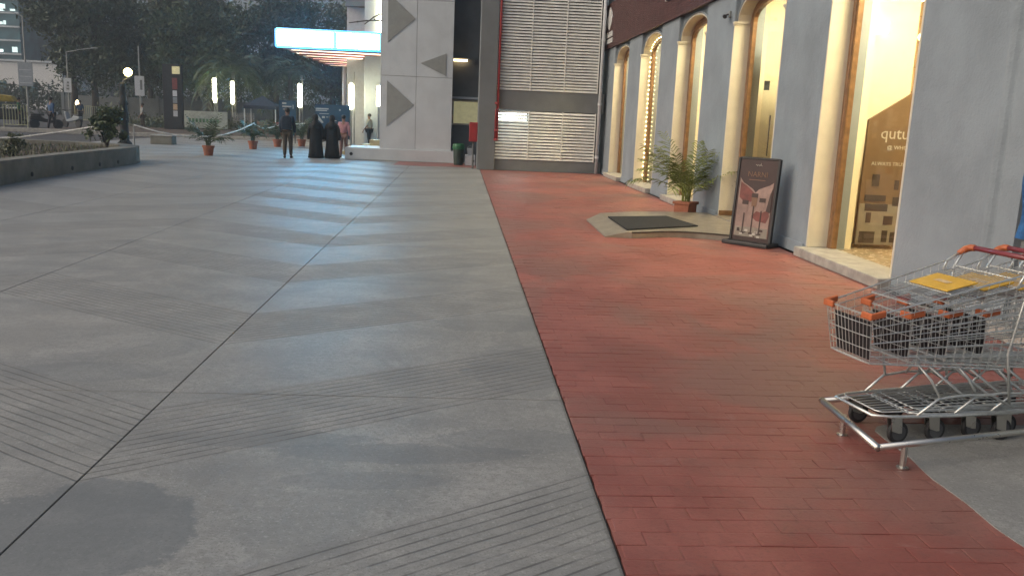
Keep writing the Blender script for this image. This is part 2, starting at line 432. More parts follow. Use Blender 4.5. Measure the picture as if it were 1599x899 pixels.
# ------------------------------------------------------------------ shop building on the right
shop = thing('shop_building', 'blue-grey shop front with pilasters, tall arched windows and maroon slatted sign band', 'building', (4.7, 16, 0))
def sp(mb, name, m, parent=None, **k):
    p = parent or shop
    if p is shop: mb.xf(Matrix.Translation((-4.7, -16, 0)))
    o = mb.build(name, m, p, **k)
    return o
bays = [(24.9, 27.2), (20.9, 23.2), (17.05, 19.25), (12.87, 15.3), (8.9, 11.25), (5.0, 6.98)]
solids = [(27.2, 29.6), (23.2, 24.9), (19.25, 20.9), (15.3, 17.05), (11.25, 12.87), (7.38, 8.9), (3.0, 5.0)]
SPR, RISE, XP, XW, XG = 3.46, .47, 4.7, 4.79, 4.98
for (a, b) in solids:
    mb = MB().box(XP, 5.25, a, b, 0, 3.99)
    if a == 7.38: mb = MB().prism([(XP,7.40,0),(XP,b,0),(5.25,b,0),(5.25,6.98,0),(XP+.2,6.98,0),(XP+.10,7.06,0),(XP+.07,7.33,0),(XP+.03,7.36,0)], (0,0,3.99))
    sp(mb, 'pilaster', M_blue, bev=.018)
    if a != 7.38: sp(MB().box(XP-.025, XP, a+.04, b-.04, 0, .16), 'plinth_band', M_blue, bev=.008)
def arch(a, b, inset=0.0, n=14):
    c, h = (a+b)/2, (b-a)/2-inset
    return [(c+h*math.cos(PI*(1-k/n)), SPR+(RISE-inset)*math.sin(PI*(1-k/n))**.85) for k in range(n+1)]
for bi, (a, b) in enumerate(bays):
    A = arch(a, b)
    mb = MB()
    for k in range(len(A)-1):
        (y0, z0), (y1, z1) = A[k], A[k+1]
        mb.add([(XW,y0,z0),(XW,y1,z1),(XW,y1,4.3),(XW,y0,4.3)], [(0,3,2,1)])
    sp(mb, 'spandrel', M_blue)
    # cream reveal: jambs and arched soffit
    z0 = .13 if bi != 3 else .105
    path = [(a, z0)]+A+[(b, z0)]; off = .035
    mb = MB()
    ins = [(a+off, z0)]+arch(a, b, off)+[(b-off, z0)]
    for k in range(len(path)-1):
        p, q = path[k], path[k+1]; r, t_ = ins[k], ins[k+1]
        mb.add([(XW-.03,r[0],r[1]),(XW-.03,t_[0],t_[1]),(XG+.02,t_[0],t_[1]),(XG+.02,r[0],r[1])], [(0,1,2,3)])
        mb.add([(XW-.03,p[0],p[1]),(XW-.03,q[0],q[1]),(XW-.03,t_[0],t_[1]),(XW-.03,r[0],r[1])], [(0,1,2,3)])
        mb.add([(XW-.03,p[0],p[1]),(XW-.03,q[0],q[1]),(XW+.02,q[0],q[1]),(XW+.02,p[0],p[1])], [(0,1,2,3)])
    for yy, s_ in ((a, 1), (b, -1)):
        y1, y2 = sorted((yy, yy+s_*off)); mb.box(XP+.004, XW-.03, y1+.002 if s_ < 0 else y1, y2, z0, SPR)
    sp(mb, 'reveal', M_cream if bi < 5 else M_blue)
    # small moulded imposts at the springing
    for yy, s_ in ((a, 1), (b, -1)):
        for k, (e, z1, z2) in enumerate(((.015, SPR-.06, SPR-.03), (.03, SPR-.03, SPR+.01))):
            y1, y2 = sorted((yy-s_*.02, yy+s_*(off+e)))
            sp(MB().box(XP-e*.6, XG-.02, y1, y2, z1, z2), 'impost', M_cream, bev=.008)
    # archivolt lip
    mb = MB(); mb.tube([(XW-.03, y, z+.02) for y, z in A], .022, 6); sp(mb, 'archivolt', M_blue, smooth=True)
    # brown frame following the opening
    o1 = [(a+off, z0)]+arch(a, b, off)+[(b-off, z0)]; fw = .15
    o2 = [(a+off+fw, z0+.0)]+arch(a, b, off+fw)+[(b-off-fw, z0)]
    mb = MB()
    for k in range(len(o1)-1):
        p, q, r, t_ = o1[k], o1[k+1], o2[k+1], o2[k]
        f = [(XG,*p),(XG,*q),(XG,*r),(XG,*t_)]; bk = [(XG+.07, y, z) for _, y, z in f]
        mb.add(f+bk, [(0,3,2,1),(4,5,6,7),(2,3,7,6),(0,1,5,4)])
    fr = sp(mb, 'window_frame', M_wood)
    # two recessed rails for a stepped frame
    o3 = [(a+off+fw*.55, z0)]+arch(a, b, off+fw*.55)+[(b-off-fw*.55, z0)]
    mb = MB().tube([(XG-.004, y, z) for y, z in o3], .012, 4)
    sp(mb, 'frame_bead', M_wood)
    # pane
    mb = MB(); pts = [(XG+.035, y, z) for y, z in o2]
    mb.add(pts, [tuple(range(len(pts)))])
    if bi < 5: sp(mb, 'pane', M_glass)
    # sill
    if bi != 3:
        sp(MB().box(4.55, XG+.10, a-.02, b+.02, 0, .125), 'sill', M_stone, bev=.012)
    else:
        sp(MB().box(4.63, XG+.10, a, b, 0, .10), 'sill', M_tile, bev=.01)
        sp(MB().box(XP+.002, XG, b-.05, b-.037, .105, .19), 'skirting', M_wood)
# upper wall over the fascia
sp(MB().box(4.74, 5.25, 3.0, 29.6, 4.31, 9.5), 'upper_wall', M_blue)
sp(MB().box(4.8, 5.25, 3.0, 29.6, 3.995, 4.30), 'lintel', M_blue)
# sign band of horizontal slats
fb = sp(MB().box(4.66, 4.735, 7, 29.5, 3.985, 5.365), 'sign_band', M_fascia_d)
for k in range(27):
    z = 3.98+k*.0515
    mb = MB().box(4.625, 4.659, 6.99, 29.52, z+.004, z+.046).xf(Matrix.Translation((-4.7, -16, 0)))
    mb.build('slat', M_fascia, fb)
lz = [(28.0, 5.22), (27.75, 5.08), (27.55, 4.9), (27.62, 4.72), (28.0, 4.52), (28.38, 4.72), (28.45, 4.9), (28.25, 5.08)]
mb = MB().prism([(4.622, y, z) for y, z in lz], (-.03, 0, 0)).xf(Matrix.Translation((-4.7, -16, 0)))
mb.build('logo', M_logo, fb)
mb = MB()
for r_, (z0, z1, ya, yb) in enumerate(((4.31, 4.47, 27.35, 28.75), (4.12, 4.26, 27.45, 28.45))):
    yy = yb
    while yy > ya:
        w_ = random.uniform(.08, .16); mb.box(4.595, 4.622, yy-w_, yy, z0, z1-random.choice((0, 0, .04))); yy -= w_+.025
mb.xf(Matrix.Translation((-4.7, -16, 0))).build('sign_wording', M_logo, fb)
for yy in (20.0, 18.4):
    mb = MB().box(4.56, 4.622, yy-.12, yy+.12, 4.42, 5.1).xf(Matrix.Translation((-4.7, -16, 0)))
    mb.build('letter', M_fascia_d, fb)
    mb = MB().box(4.555, 4.60, yy+.125, yy+.19, 4.415, 5.1).xf(Matrix.Translation((-4.7, -16, 0)))
    mb.build('letter_edge', M_logo, fb)
# interior
sp(MB().box(5.1, 10, 3.2, 29.4, -.05, .10), 'interior_floor', M_ifloor)
sp(MB().box(5.252, 10, 3.2, 29.4, 4.16, 4.3), 'interior_ceiling', M_int)
sp(MB().box(9.9, 10, 3.2, 29.4, .1, 4.16), 'interior_wall', M_tan)
for (a, b), y in zip(bays[:4], (27.75, 23.7, 19.8, 15.85)):
    sp(MB().box(5.252, 9.9, y, y+.1, .1, 4.16), 'partition', M_int)
sp(MB().box(5.252, 6.28, 12.0, 12.12, .1, 4.16), 'partition', M_int)
sp(MB().box(5.252, 9.9, 8.0, 8.1, .1, 4.16), 'partition', M_int)
sp(MB().box(5.252, 9.9, 4.6, 4.7, .1, 4.16), 'partition', M_int)
sp(MB().box(6.28, 9.9, 14.9, 15.0, .1, 4.16), 'partition', M_tan)
for k in range(9): sp(MB().box(6.3, 9.8, 14.86, 14.899, .3+k*.42, .3+k*.42+.40), 'wall_panel', M_tan, bev=.01)
for (a, b), e in zip(bays[:5], (1, 1, 1, 1, 1)):
    c = (a+b)/2
    sp(MB().box(5.6, 6.5, c-.45, c+.45, 4.12, 4.158), 'ceiling_light', M_ceil)
for k, (x, y, z) in enumerate(((6.9, 13.2, 3.7), (7.3, 13.8, 3.2), (6.8, 13.9, 2.7), (7.6, 14.0, 3.9))):
    mb = MB().tube([(x, y, 4.16), (x, y, z+.05)], .006, 5); sp(mb, 'pendant_cable', M_black)
    mb = MB().ball((x, y, z), .06, 10, 6); sp(mb, 'pendant_lamp', M_lampw, smooth=True)
for y_ in (10.2, 9.4): sp(MB().box(5.42, 5.72, y_-.2, y_+.2, 4.10, 4.158), 'spill_light', M_ceil)  # downlights added to throw more warm spill onto the path outside
# W5: inner column beside the glass and a bright wall washer
sp(MB().box(5.16, 5.38, 11.35, 11.6, .1, 4.15), 'inner_column', M_int)
sp(MB().box(5.55, 5.75, 11.75, 11.98, 3.0, 3.16), 'wall_light', M_lampw, bev=.02)
# door bay fittings: glass door with handle, hinge and inner counter
sp(MB().add([(5.2,14.95,.12),(6.15,14.95,.12),(6.15,14.95,3.3),(5.2,14.95,3.3)], [(0,1,2,3)]), 'glass_door', M_glass)
for nm, bx in (('door_handle', (5.50, 5.53, 14.90, 14.93, .75, 1.36)), ('door_handle', (5.58, 5.61, 14.90, 14.93, .75, 1.32)), ('door_rail', (5.46, 5.66, 14.92, 14.945, 1.66, 1.70)), ('door_stile', (5.36, 5.375, 14.92, 14.945, 1.2, 1.9)), ('hinge_plate', (5.21, 5.30, 14.92, 14.945, 2.32, 2.48))):
    sp(MB().box(*bx), nm, M_black if nm != 'door_handle' else M_steel)
sp(MB().box(5.6, 7.4, 15.3, 15.8, .1, 1.15), 'counter', M_int, bev=.01)
# next bay beyond the frame edge: closed back
sp(MB().box(5.08, 5.16, 5.0, 6.98, .1, 4.0), 'shutter_back', M_grey)

# house-shaped display board inside W5
hb = thing('display_board', 'brown house-shaped advertising board with white lettering inside the bright window', 'display board', (5.62, 11.42, .10), 0)
def hbp(mb, nm, m): return mb.build(nm, m, hb)
M_brown = mat('brown_print', (.15, .092, .048), .5, var=.08, scale=3, bump=0)
M_brown2 = mat('brown_print_dark', (.045, .028, .02), .5, var=.2, bump=0)
M_print_w = mat('white_print', (.45, .42, .37), .5, var=.03, bump=0)
M_room = mat('pale_print', (.22, .195, .16), .5, var=.1, scale=6, bump=0)
hbp(MB().prism([(-.16,0,.05),(.92,0,.05),(.92,0,1.78),(.46,0,2.15),(-.16,0,1.74)], (0,.05,0)), 'panel', M_brown)
hbp(MB().box(-.155,.915,-.006,-.001,.06,.62), 'room_picture', M_room)
TX = Matrix.Translation((.02,-.004,1.50)) @ Matrix.Rotation(PI/2, 4, 'X')
text_part('lettering', 'qutun', .22, TX, M_print_w, hb)
text_part('lettering', '@ WHO?', .075, Matrix.Translation((.13,-.004,1.36)) @ Matrix.Rotation(PI/2,4,'X'), M_print_w, hb)
text_part('lettering', 'ALWAYS TRUST FOR', .07, Matrix.Translation((-.06,-.004,1.14)) @ Matrix.Rotation(PI/2,4,'X'), M_print_w, hb)
for bx in ((-.02,.08,.86,1.02),(.3,.36,.82,.95),(-.1,.2,.66,.74),(.3,.5,.6,.72),(-.08,.24,.52,.62)):
    hbp(MB().box(bx[0],bx[1],-.009,-.002,bx[2],bx[3]), 'printed_chair', M_brown2)
for bx in ((-.05,.02,.36,.5),(.2,.33,.34,.46),(-.12,.1,.08,.24),(.2,.28,.1,.26),(.32,.4,.1,.24)):
    hbp(MB().box(bx[0],bx[1],-.012,-.007,bx[2],bx[3]), 'printed_furniture', M_brown2)

# fairy lights on the second window frame
fl = thing('string_light', 'string of small warm bulbs hanging along the second arched window frame', 'string lights', (4.955, 23.0, .14))
a, b = bays[1]
path = [(b-.11, .2+k*.118) for k in range(28)] + [p for p in arch(a, b, .11)[::-1][1:9]]
mb = MB().tube([(0, y-23.0+.012*math.sin(k*2.1), z-.14) for k, (y, z) in enumerate(path)], .004, 4); mb.build('wire', M_black, fl)
bme = MB().ball((0,0,0), .017, 8, 5).mesh('bulb', True); bme.materials.append(M_bulb)
for k, (y, z) in enumerate(path):
    o = mesh_part('bulb', bme, None, fl); o.location = (-.015, y-23.0+.012*math.sin(k*2.1)+random.uniform(-.015,.015), z-.14)

# security camera on the spandrel above the door
sc_ = thing('security_camera', 'small dark security camera on the wall beside the door arch', 'camera', (4.69, 15.55, 3.62))
MB().box(-.03,.01,-.05,.05,-.05,.05).build('mount', M_pole, sc_, bev=.005)
MB().tube([(-.03,0,0),(-.10,-.03,-.03)], .014, 8).build('arm', M_black, sc_)
MB().tube([(-.09,.05,-.03),(-.13,-.14,-.06)], .035, 10).build('camera_body', M_black, sc_, smooth=False)

# ------------------------------------------------------------------ standee
st = thing('poster_stand', 'black framed poster stand with maroon drink poster leaning by the door', 'poster stand', (4.23, 12.11, 0), math.atan2(11.84-12.38, 4.46-4.0))
M_mar = mat('poster_maroon', (.028, .008, .009), .4, var=.15, bump=0)
M_pk = mat('poster_pale', (.25, .17, .145), .45, var=.25, scale=5, bump=0)
M_pr = mat('poster_rose', (.14, .035, .028), .45, var=.3, scale=9, bump=0)
M_dk = mat('poster_dark', (.035, .015, .013), .45, var=.3, bump=0)
M_gold = mat('poster_gold', (.17, .09, .05), .5, bump=0)
LEAN = Matrix.Rotation(math.radians(4), 4, 'X')
def stp(mb, nm, m, bev=0): return mb.xf(Matrix.Translation((0,0,.06)) @ LEAN.inverted()).build(nm, m, st, bev=bev)
MB().box(-.37,.37,-.17,.17,0,.06).build('base', M_black, st, bev=.015)
hw, hh = .30, 1.17
fp = stp(MB().box(-hw,hw,-.015,.015,0,hh), 'poster', M_mar)
for x in (-1, 1): stp(MB().box(min(x*hw,x*(hw+.035)),max(x*hw,x*(hw+.035)),-.03,.03,0,hh+.02), 'frame_side', M_black, .006)
stp(MB().box(-hw,hw,-.03,.03,hh,hh+.03), 'frame_top', M_black, .006)
ul = [(-.27,.06),(.27,.06),(.27,.86),(.22,.82),(.12,.78),(.05,.75),(0,.70),(-.05,.75),(-.13,.79),(-.21,.83),(-.27,.90)]
stp(MB().prism([(x,-.016,z) for x, z in ul], (0,-.003,0)), 'poster_picture', M_pk)
stp(MB().prism([(x,-.020,z) for x, z in [(-.25,.62),(-.25,.84),(-.15,.79),(-.05,.72),(.02,.66),(-.06,.56),(-.2,.58)]], (0,-.002,0)), 'printed_cloth', M_pr)
stp(MB().prism([(x,-.020,z) for x, z in [(-.02,.36),(.06,.30),(.22,.28),(.26,.38),(.24,.48),(.14,.42),(.05,.44)]], (0,-.002,0)), 'printed_fruit', M_pr)
stp(MB().prism([(x,-.021,z) for x, z in [(.2,.45),(.27,.43),(.27,.78),(.24,.70)]], (0,-.002,0)), 'printed_edge', M_dk)
stp(MB().prism([(x,-.019,z) for x, z in [(-.26,.06),(.26,.06),(.26,.2),(-.26,.2)]], (0,-.0015,0)), 'printed_table', M_room)
for gx, gz, c_ in ((-.14,.55,M_dk),(.0,.66,M_pr),(.13,.60,M_dk)):
    stp(MB().box(gx-.05,gx+.05,-.024,-.022,gz-.03,gz+.03), 'printed_cap', M_dk)
    stp(MB().prism([(gx-.05,-.0225,gz-.03),(gx+.05,-.0225,gz-.03),(gx+.035,-.0225,gz-.16),(gx-.035,-.0225,gz-.16)], (0,-.001,0)), 'printed_bowl', M_gold if c_ is M_pr else M_pk)
    stp(MB().box(gx-.009,gx+.009,-.0245,-.0222,.12,gz-.15), 'printed_stem', M_dk)
    stp(MB().box(gx-.035,gx+.035,-.0245,-.0222,.10,.125), 'printed_foot', M_dk)
for k in range(12):
    x = random.uniform(-.25,.25); z = random.uniform(.07,.17); w = random.uniform(.012,.03)
    stp(MB().box(x-w,x+w,-.0262,-.025,z-w*.6,z+w*.6), 'printed_bean', M_dk if k % 2 else M_print_w)
TM = Matrix.Translation((0,0,.06)) @ LEAN.inverted()
text_part('lettering', 'NARNI', .105, TM @ Matrix.Translation((0,-.0175,.925)) @ Matrix.Rotation(PI/2,4,'X'), M_gold, st, align='CENTER')
stp(MB().tube([(-.05+.0125*i, -.017, 1.09+.012*math.sin(i*2.2)) for i in range(9)], .004, 4).tube([(.02,-.017,1.09),(.035,-.017,1.125),(.03,-.017,1.09)], .004, 4), 'emblem', M_print_w)
stp(MB().box(-.13,.13,-.018,-.0155,.875,.884), 'printed_rule', M_gold)

# ------------------------------------------------------------------ palms
def frond(mb_leaf, mb_stem, base, az, length, rise, droop, nleaf, lw, ll, curl=0.0):
    """arching feather frond"""
    pts = []; d = Vector((math.cos(az), math.sin(az), 0)); side = Vector((-d.y, d.x, 0))
    for k in range(nleaf+1):
        t = k/nleaf
        p = Vector(base)+d*(length*(t*.95-.12*t**4))*math.cos(rise*(1-t*.3))+Vector((0,0,1))*(length*math.sin(rise)*t - droop*length*t**2.2)+side*curl*t*t
        pts.append(p)
    mb_stem.tube(pts, [max(.002, lw*.28*(1-k/nleaf*.8)) for k in range(nleaf+1)], 4)
    for k in range(max(1, nleaf//5), nleaf+1):
        t = k/nleaf; p = pts[k]; dr = (pts[k]-pts[k-1]).normalized()
        L = ll*(.45+.75*math.sin(PI*min(1, .15+t*.8)))*random.uniform(.85, 1.1)
        for s_ in (-1, 1):
            o = (side*s_*.8+dr*(.55+.3*t)+Vector((0,0,random.uniform(-.1,.25)))).normalized()
            tip = p+o*L+Vector((0,0,-L*random.uniform(.2,.5))); md = p+o*L*.55+Vector((0,0,-L*.08))
            wv = dr*lw*.5
            mb_leaf.add([p-wv*.4, p+wv*.4, md+wv, md-wv, tip], [(0,1,2,3),(3,2,4)])
def potted_palm(name, label, loc, h, r, nf, pot_w, pot_h, m, group=None, square=True, nl=16, lw=.03, seed=1, ll=.24, stems=True):
    random.seed(seed)
    t = thing(name, label, 'potted plant', loc, random.uniform(0, 1), group)
    if square:
        mb = MB(); a = pot_w/2
        mb.prism([(-a*.86,-a*.86,0),(a*.86,-a*.86,0),(a*.86,a*.86,0),(-a*.86,a*.86,0)], (0,0,pot_h*.8))
        mb.box(-a,a,-a,a,pot_h*.8+.001,pot_h)
    else: mb = MB().lathe([(pot_w*.36,0),(pot_w*.46,pot_h*.78),(pot_w*.52,pot_h*.79),(pot_w*.52,pot_h),(pot_w*.44,pot_h)], 16)
    mb.build('pot', M_terra, t, bev=.008 if square else 0)
    lf, sm = MB(), MB()
    for k in range(nf):
        az = k*2.399+random.uniform(-.3,.3); u = (k+.5)/nf
        L = (h-pot_h)*random.uniform(.85, 1.1)
        rise = 1.35-u*.75; ln = max(r*1.05, L*.9)*random.uniform(.8, 1.1)
        bz = pot_h+random.uniform(.02, .2)*(h-pot_h)
        frond(lf, sm, (random.uniform(-.05,.05), random.uniform(-.05,.05), bz), az, ln, rise*.90, .06+.40*u, nl, lw, ll, random.uniform(-.15,.15))
    if stems:
        for k in range(9):
            az = k*.7; sm.tube([(.06*math.cos(az), .06*math.sin(az), pot_h*.9), (.10*math.cos(az), .10*math.sin(az), pot_h+.30*(h-pot_h))], [.016,.01], 5)
    lf.build('fronds', m, t); sm.build('stems', m, t); return t
potted_palm('potted_palm', 'leafy areca palm in a square terracotta pot between pilaster and doormat', (4.27, 15.95, 0), 1.85, .78, 26, .36, .27, M_palm, nl=20, lw=.026, seed=6, ll=.30)

# ------------------------------------------------------------------ shopping trolleys in their rail
TH = math.radians(12)
def make_cart():
    t = thing('shopping_trolley', 'x', 'shopping trolley', (2.13, 4.42, 0), TH, 'trolleys nested in the steel rail')
    NT_, RT = (0, .19, .72), (.90, .27, .955)      # top rim nose / rear : (u, half width, z)
    NB, RB = (.035, .165, .458), (.86, .225, .41)
    def side(s, t_, v):   # point on side panel: t_ along, v 0 bottom..1 top
        f = lambda a, b: a+(b-a)*t_
        bu, bw, bz = (f(NB[i], RB[i]) for i in range(3)); tu, tw, tz = (f(NT_[i], RT[i]) for i in range(3))
        return (bu+(tu-bu)*v, s*(bw+(tw-bw)*v), bz+(tz-bz)*v)
    for s in (-1, 1):
        mb = MB()
        for v, r in ((1, .0052), (.88, .003), (.74, .003), (.58, .003), (.42, .004), (.28, .003), (.14, .003), (0, .0048)):
            mb.tube([side(s, k/6, v) for k in range(7)], r, 5)
        for k in range(16):
            mb.tube([side(s, k/15, 0), side(s, k/15, 1)], .0014, 4)
        mb.build('basket_side', M_chrome, t)
    mb = MB()
    for v, r in ((1, .0048), (.8, .0026), (.55, .003), (.28, .0026), (0, .0042)):
        a, b = side(-1, 0, v), side(1, 0, v)
        c = (a[0]-.012, 0, a[2]); mb.tube([a, ((a[0]+c[0])/2-.004, a[1]*.5, a[2]), c, ((a[0]+c[0])/2-.004, b[1]*.5, b[2]), b], r, 5)
    for k in range(13):
        w = -1+2*k/12; mb.tube([(NB[0], NB[1]*w, NB[2]), (NT_[0]-.010, NT_[1]*w, NT_[2])], .0019, 4)
    mb.build('basket_front', M_chrome, t)
    mb = MB()
    for k in range(11):
        w = -1+2*k/10; mb.tube([(NB[0], NB[1]*w, NB[2]), (RB[0], RB[1]*w, RB[2])], .0023, 4)
    for k in range(7):
        u = k/6; mb.tube([side(-1, u, 0), side(1, u, 0)], .003, 4)
    mb.build('basket_bottom', M_chrome, t)
    # hinged rear gate, swung up by the trolley behind, carrying a yellow card
    G0, G1 = (.86, .215, .915), (.26, .165, .775)
    mb = MB()
    for k in range(17):
        w = -1+2*k/16; mb.tube([(G0[0], G0[1]*w, G0[2]), (G1[0], G1[1]*w, G1[2])], .0024, 4)
    for u, r in ((0, .0045), (.35, .003), (.62, .003), (1, .004)):
        q = [G0[i]+(G1[i]-G0[i])*u for i in range(3)]; mb.tube([(q[0], -q[1], q[2]), (q[0], q[1], q[2])], r, 5)
    gate = mb.build('rear_gate', M_chrome, t)
    ua, ub = .30, .62; q0 = [G0[i]+(G1[i]-G0[i])*ua for i in range(3)]; q1 = [G0[i]+(G1[i]-G0[i])*ub for i in range(3)]
    mb = MB().prism([(q0[0], -.15, q0[2]+.006), (q0[0], .15, q0[2]+.006), (q1[0], .145, q1[2]+.006), (q1[0], -.145, q1[2]+.006)], (-.002, 0, .008))
    mb.build('advert_card', M_yellow, gate, bev=.003)
    sl = math.atan2(q0[2]-q1[2], q0[0]-q1[0]); mid = Vector(((q0[0]+q1[0])/2, 0, (q0[2]+q1[2])/2+.0165))
    ME = Matrix.Translation(mid) @ Matrix.Rotation(-sl, 4, 'Y') @ Matrix.Rotation(PI/2*0+math.radians(90), 4, 'Z')
    mb = MB().prism([(x, y, 0) for x, y in ((-.06,-.014),(.05,-.02),(.06,.014),(-.05,.02))], (0,0,.001)).xf(ME)
    mb.build('card_print', mat('card_print', (.62, .45, .25), .5, var=.2, scale=40), gate)
    mb = MB()
    for k in range(7): mb.box(G1[0]+.02+.0, G1[0]+.06, -.10+k*.014, -.092+k*.014, G1[2]+.008, G1[2]+.012)
    mb.build('gate_clip', M_handle, gate)
    # dark plate hung inside the nose
    mb = MB().prism([(.038, -.150, .475), (.038, .125, .475), (.010, .135, .685), (.010, -.17, .685)], (.006, 0, 0)); mb.build('nose_plate', M_black, t)
    # orange corner bumpers
    for s in (-1, 1):
        mb = MB()
        mb.prism([(-.022, s*.12, .700), (-.022, s*.205, .700), (.065, s*.213, .718), (.065, s*.190, .718), (-.002, s*.183, .700), (-.002, s*.12, .700)], (0, 0, .036))
        mb.build('corner_bumper', M_orange, t, bev=.006)
    # handle
    HU, HZ, HW = 1.0, 1.015, .275
    h = MB().tube([(HU, -HW+.03, HZ), (HU, HW-.03, HZ)], .0155, 10).build('handle', M_handle, t, smooth=True)
    for s in (-1, 1):
        MB().tube([(HU, s*(HW-.04), HZ), (HU-.002, s*(HW-.01), HZ-.002), (HU-.03, s*HW, HZ-.012), (HU-.075, s*HW, HZ-.035)], [.019, .021, .021, .016], 8).build('handle_end', M_orange, h, smooth=True)
    for s in (-1, 1):
        mb = MB()
        mb.tube([(HU-.07, s*HW, HZ-.035), (HU-.15, s*HW, HZ-.075), (HU-.18, s*(HW-.004), HZ-.14), (.84, s*.265, .88)], .007, 6)
        mb.tube([(HU-.05, s*(HW-.01), HZ-.02), (.90, s*.272, .90), (.87, s*.23, .50), (.93, s*.235, .21)], .0085, 6)
        mb.build('handle_bracket', M_chrome, t, smooth=True)
    # chassis: U tray near the ground with wires and the bent hoops that carry the basket
    mb = MB()
    mb.tube([(.98, -.25, .165), (.55, -.235, .165), (.20, -.20, .165), (.10, -.16, .165), (.10, .16, .165), (.20, .20, .165), (.55, .235, .165), (.98, .25, .165)], .009, 7)
    mb.tube([(.96, -.225, .18), (.16, -.16, .18), (.14, -.13, .18), (.14, .13, .18), (.16, .16, .18), (.96, .225, .18)], .0045, 5)
    for s in (-1, 1):
        mb.tube([(.34, s*.215, .17), (.46, s*.222, .26), (.62, s*.226, .275), (.80, s*.232, .27), (.93, s*.24, .20)], .0075, 6)
        mb.tube([(.36, s*.13, .445), (.42, s*.19, .36), (.47, s*.222, .265)], .0075, 6)
    mb.build('chassis', M_chrome, t, smooth=True)
    mb = MB().tube([(.62, -.225, .27), (.52, -.06, .395), (.54, -.045, .405), (.64, -.045, .408), (.66, -.06, .40), (.78, -.232, .27)], .0085, 7)
    mb.tube([(.62, .225, .27), (.52, .06, .395), (.54, .045, .405), (.64, .045, .408), (.66, .06, .40), (.78, .232, .27)], .0085, 7)
    mb.build('support_hoop', M_chrome, t, smooth=True)
    MB().box(.52, .72, -.06, .06, .412, .428).build('basket_bracket', M_chrome, t, bev=.004)
    mb = MB()
    for k in range(8):
        w = -1+2*k/7; mb.tube([(.14, .13*w, .182), (.95, .21*w, .20)], .0028, 4)
    for u in (.3, .5, .7): mb.tube([(u, -.2, .178), (u, .2, .178)], .003, 4)
    mb.build('lower_tray', M_chrome, t)
    MB().box(.17, .34, -.13, .13, .155, .170).build('tray_plate', M_black, t, bev=.004)
    for (u, w) in ((.24, .165), (.24, -.165), (.88, .225), (.88, -.225)):
        f = MB().prism([(u-.02, w-.02, .075), (u+.025, w-.02, .06), (u+.045, w-.02, .06), (u+.035, w-.02, .15), (u-.035, w-.02, .15)], (0, .004, 0))
        f.prism([(u-.02, w+.016, .075), (u+.025, w+.016, .06), (u+.045, w+.016, .06), (u+.035, w+.016, .15), (u-.035, w+.016, .15)], (0, .004, 0))
        f.box(u-.035, u+.035, w-.02, w+.02, .148, .156)
        fo = f.build('caster', M_steel, t)
        cu = u+.03
        wh = MB().lathe([(.044, -.014), (.058, -.013), (.062, -.008), (.062, .008), (.058, .013), (.044, .014)], 20).xf(Matrix.Translation((cu, w, .0622)) @ Matrix.Rotation(PI/2, 4, 'X'))
        wh.build('tyre', M_rubber, fo, smooth=False)
        MB().lathe([(.012, -.0155), (.043, -.0150), (.043, .0150), (.012, .0155)], 16).xf(Matrix.Translation((cu, w, .0622)) @ Matrix.Rotation(PI/2, 4, 'X')).build('hub', mat('grey_hub', (.09, .095, .10), .5), fo)
    return t
cart = make_cart()
labels = ['front shopping trolley of the nested row, its orange-cornered nose pointing left',
          'second shopping trolley of the nested row, pushed into the front one',
          'third shopping trolley of the nested row, mostly hidden by the first two',
          'last shopping trolley of the nested row, cut by the right picture edge']
for k in range(4):
    o = cart if k == 0 else copy_tree(cart)
    o.location = (2.13+.245*k*math.cos(TH), 4.42+.245*k*math.sin(TH), 0); o['label'] = labels[k]
# the steel guide rail
rl = thing('trolley_rail', 'low stainless tube rail on short posts around the trolleys', 'rail', (2.12, 3.92, 0))
a16 = math.radians(16)
fd = Vector((math.cos(a16), math.sin(a16), 0)); p0 = Vector((0, 0, .125)); p1 = Vector((.02, .72, .125))
MB().tube([p0+fd*1.6, p0], .0165, 10).build('front_tube', M_steel, rl, smooth=True)
MB().tube([p1, p1+fd*1.9], .0165, 10).build('back_tube', M_steel, rl, smooth=True)
MB().tube([p0+Vector((-.005,-.01,0)), p1+Vector((0,.012,0))], .019, 10).build('end_tube', M_steel, rl, smooth=True)
for p in (p0+fd*.17, p1+Vector((.03, -.22, 0)), p0+fd*1.5, p1+fd*1.7):
    mb = MB().tube([(p.x, p.y, 0), (p.x, p.y, .118)], .016, 10).lathe([(.03, 0), (.03, .006), (.02, .008)], 12, (p.x, p.y, 0))
    mb.build('post', M_steel, rl)
# blue covered stack in the next bay
tb = thing('covered_stack', 'stack of boxes under a blue tarpaulin at the right picture edge', 'boxes', (4.80, 6.30, 0))
M_tarp = mat('blue_tarp', (.02, .10, .26), .45, var=.25, scale=8, bump=.5, bscale=25)
M_card = mat('cardboard', (.20, .12, .075), .8, var=.2)
MB().box(-.17,.17,-.35,.45,.13,.85).build('crate', M_grey, tb, bev=.01)
mb = MB(); nx_, nz_ = 14, 10
pts = [[(-.19+.02*math.sin(i*1.3+j*.7)+.012*math.sin(i*3.1), -.38+.86*i/nx_, .86+.62*j/nz_) for i in range(nx_+1)] for j in range(nz_+1)]
vs = [p for r_ in pts for p in r_]
mb.add(vs, [(j*(nx_+1)+i, j*(nx_+1)+i+1, (j+1)*(nx_+1)+i+1, (j+1)*(nx_+1)+i) for j in range(nz_) for i in range(nx_)])
mb.box(-.165,.17,-.37,.47,.86,1.47); mb.build('tarpaulin', M_tarp, tb)
MB().box(-.15,.17,-.3,.4,1.475,1.8).build('carton', M_card, tb, bev=.01)

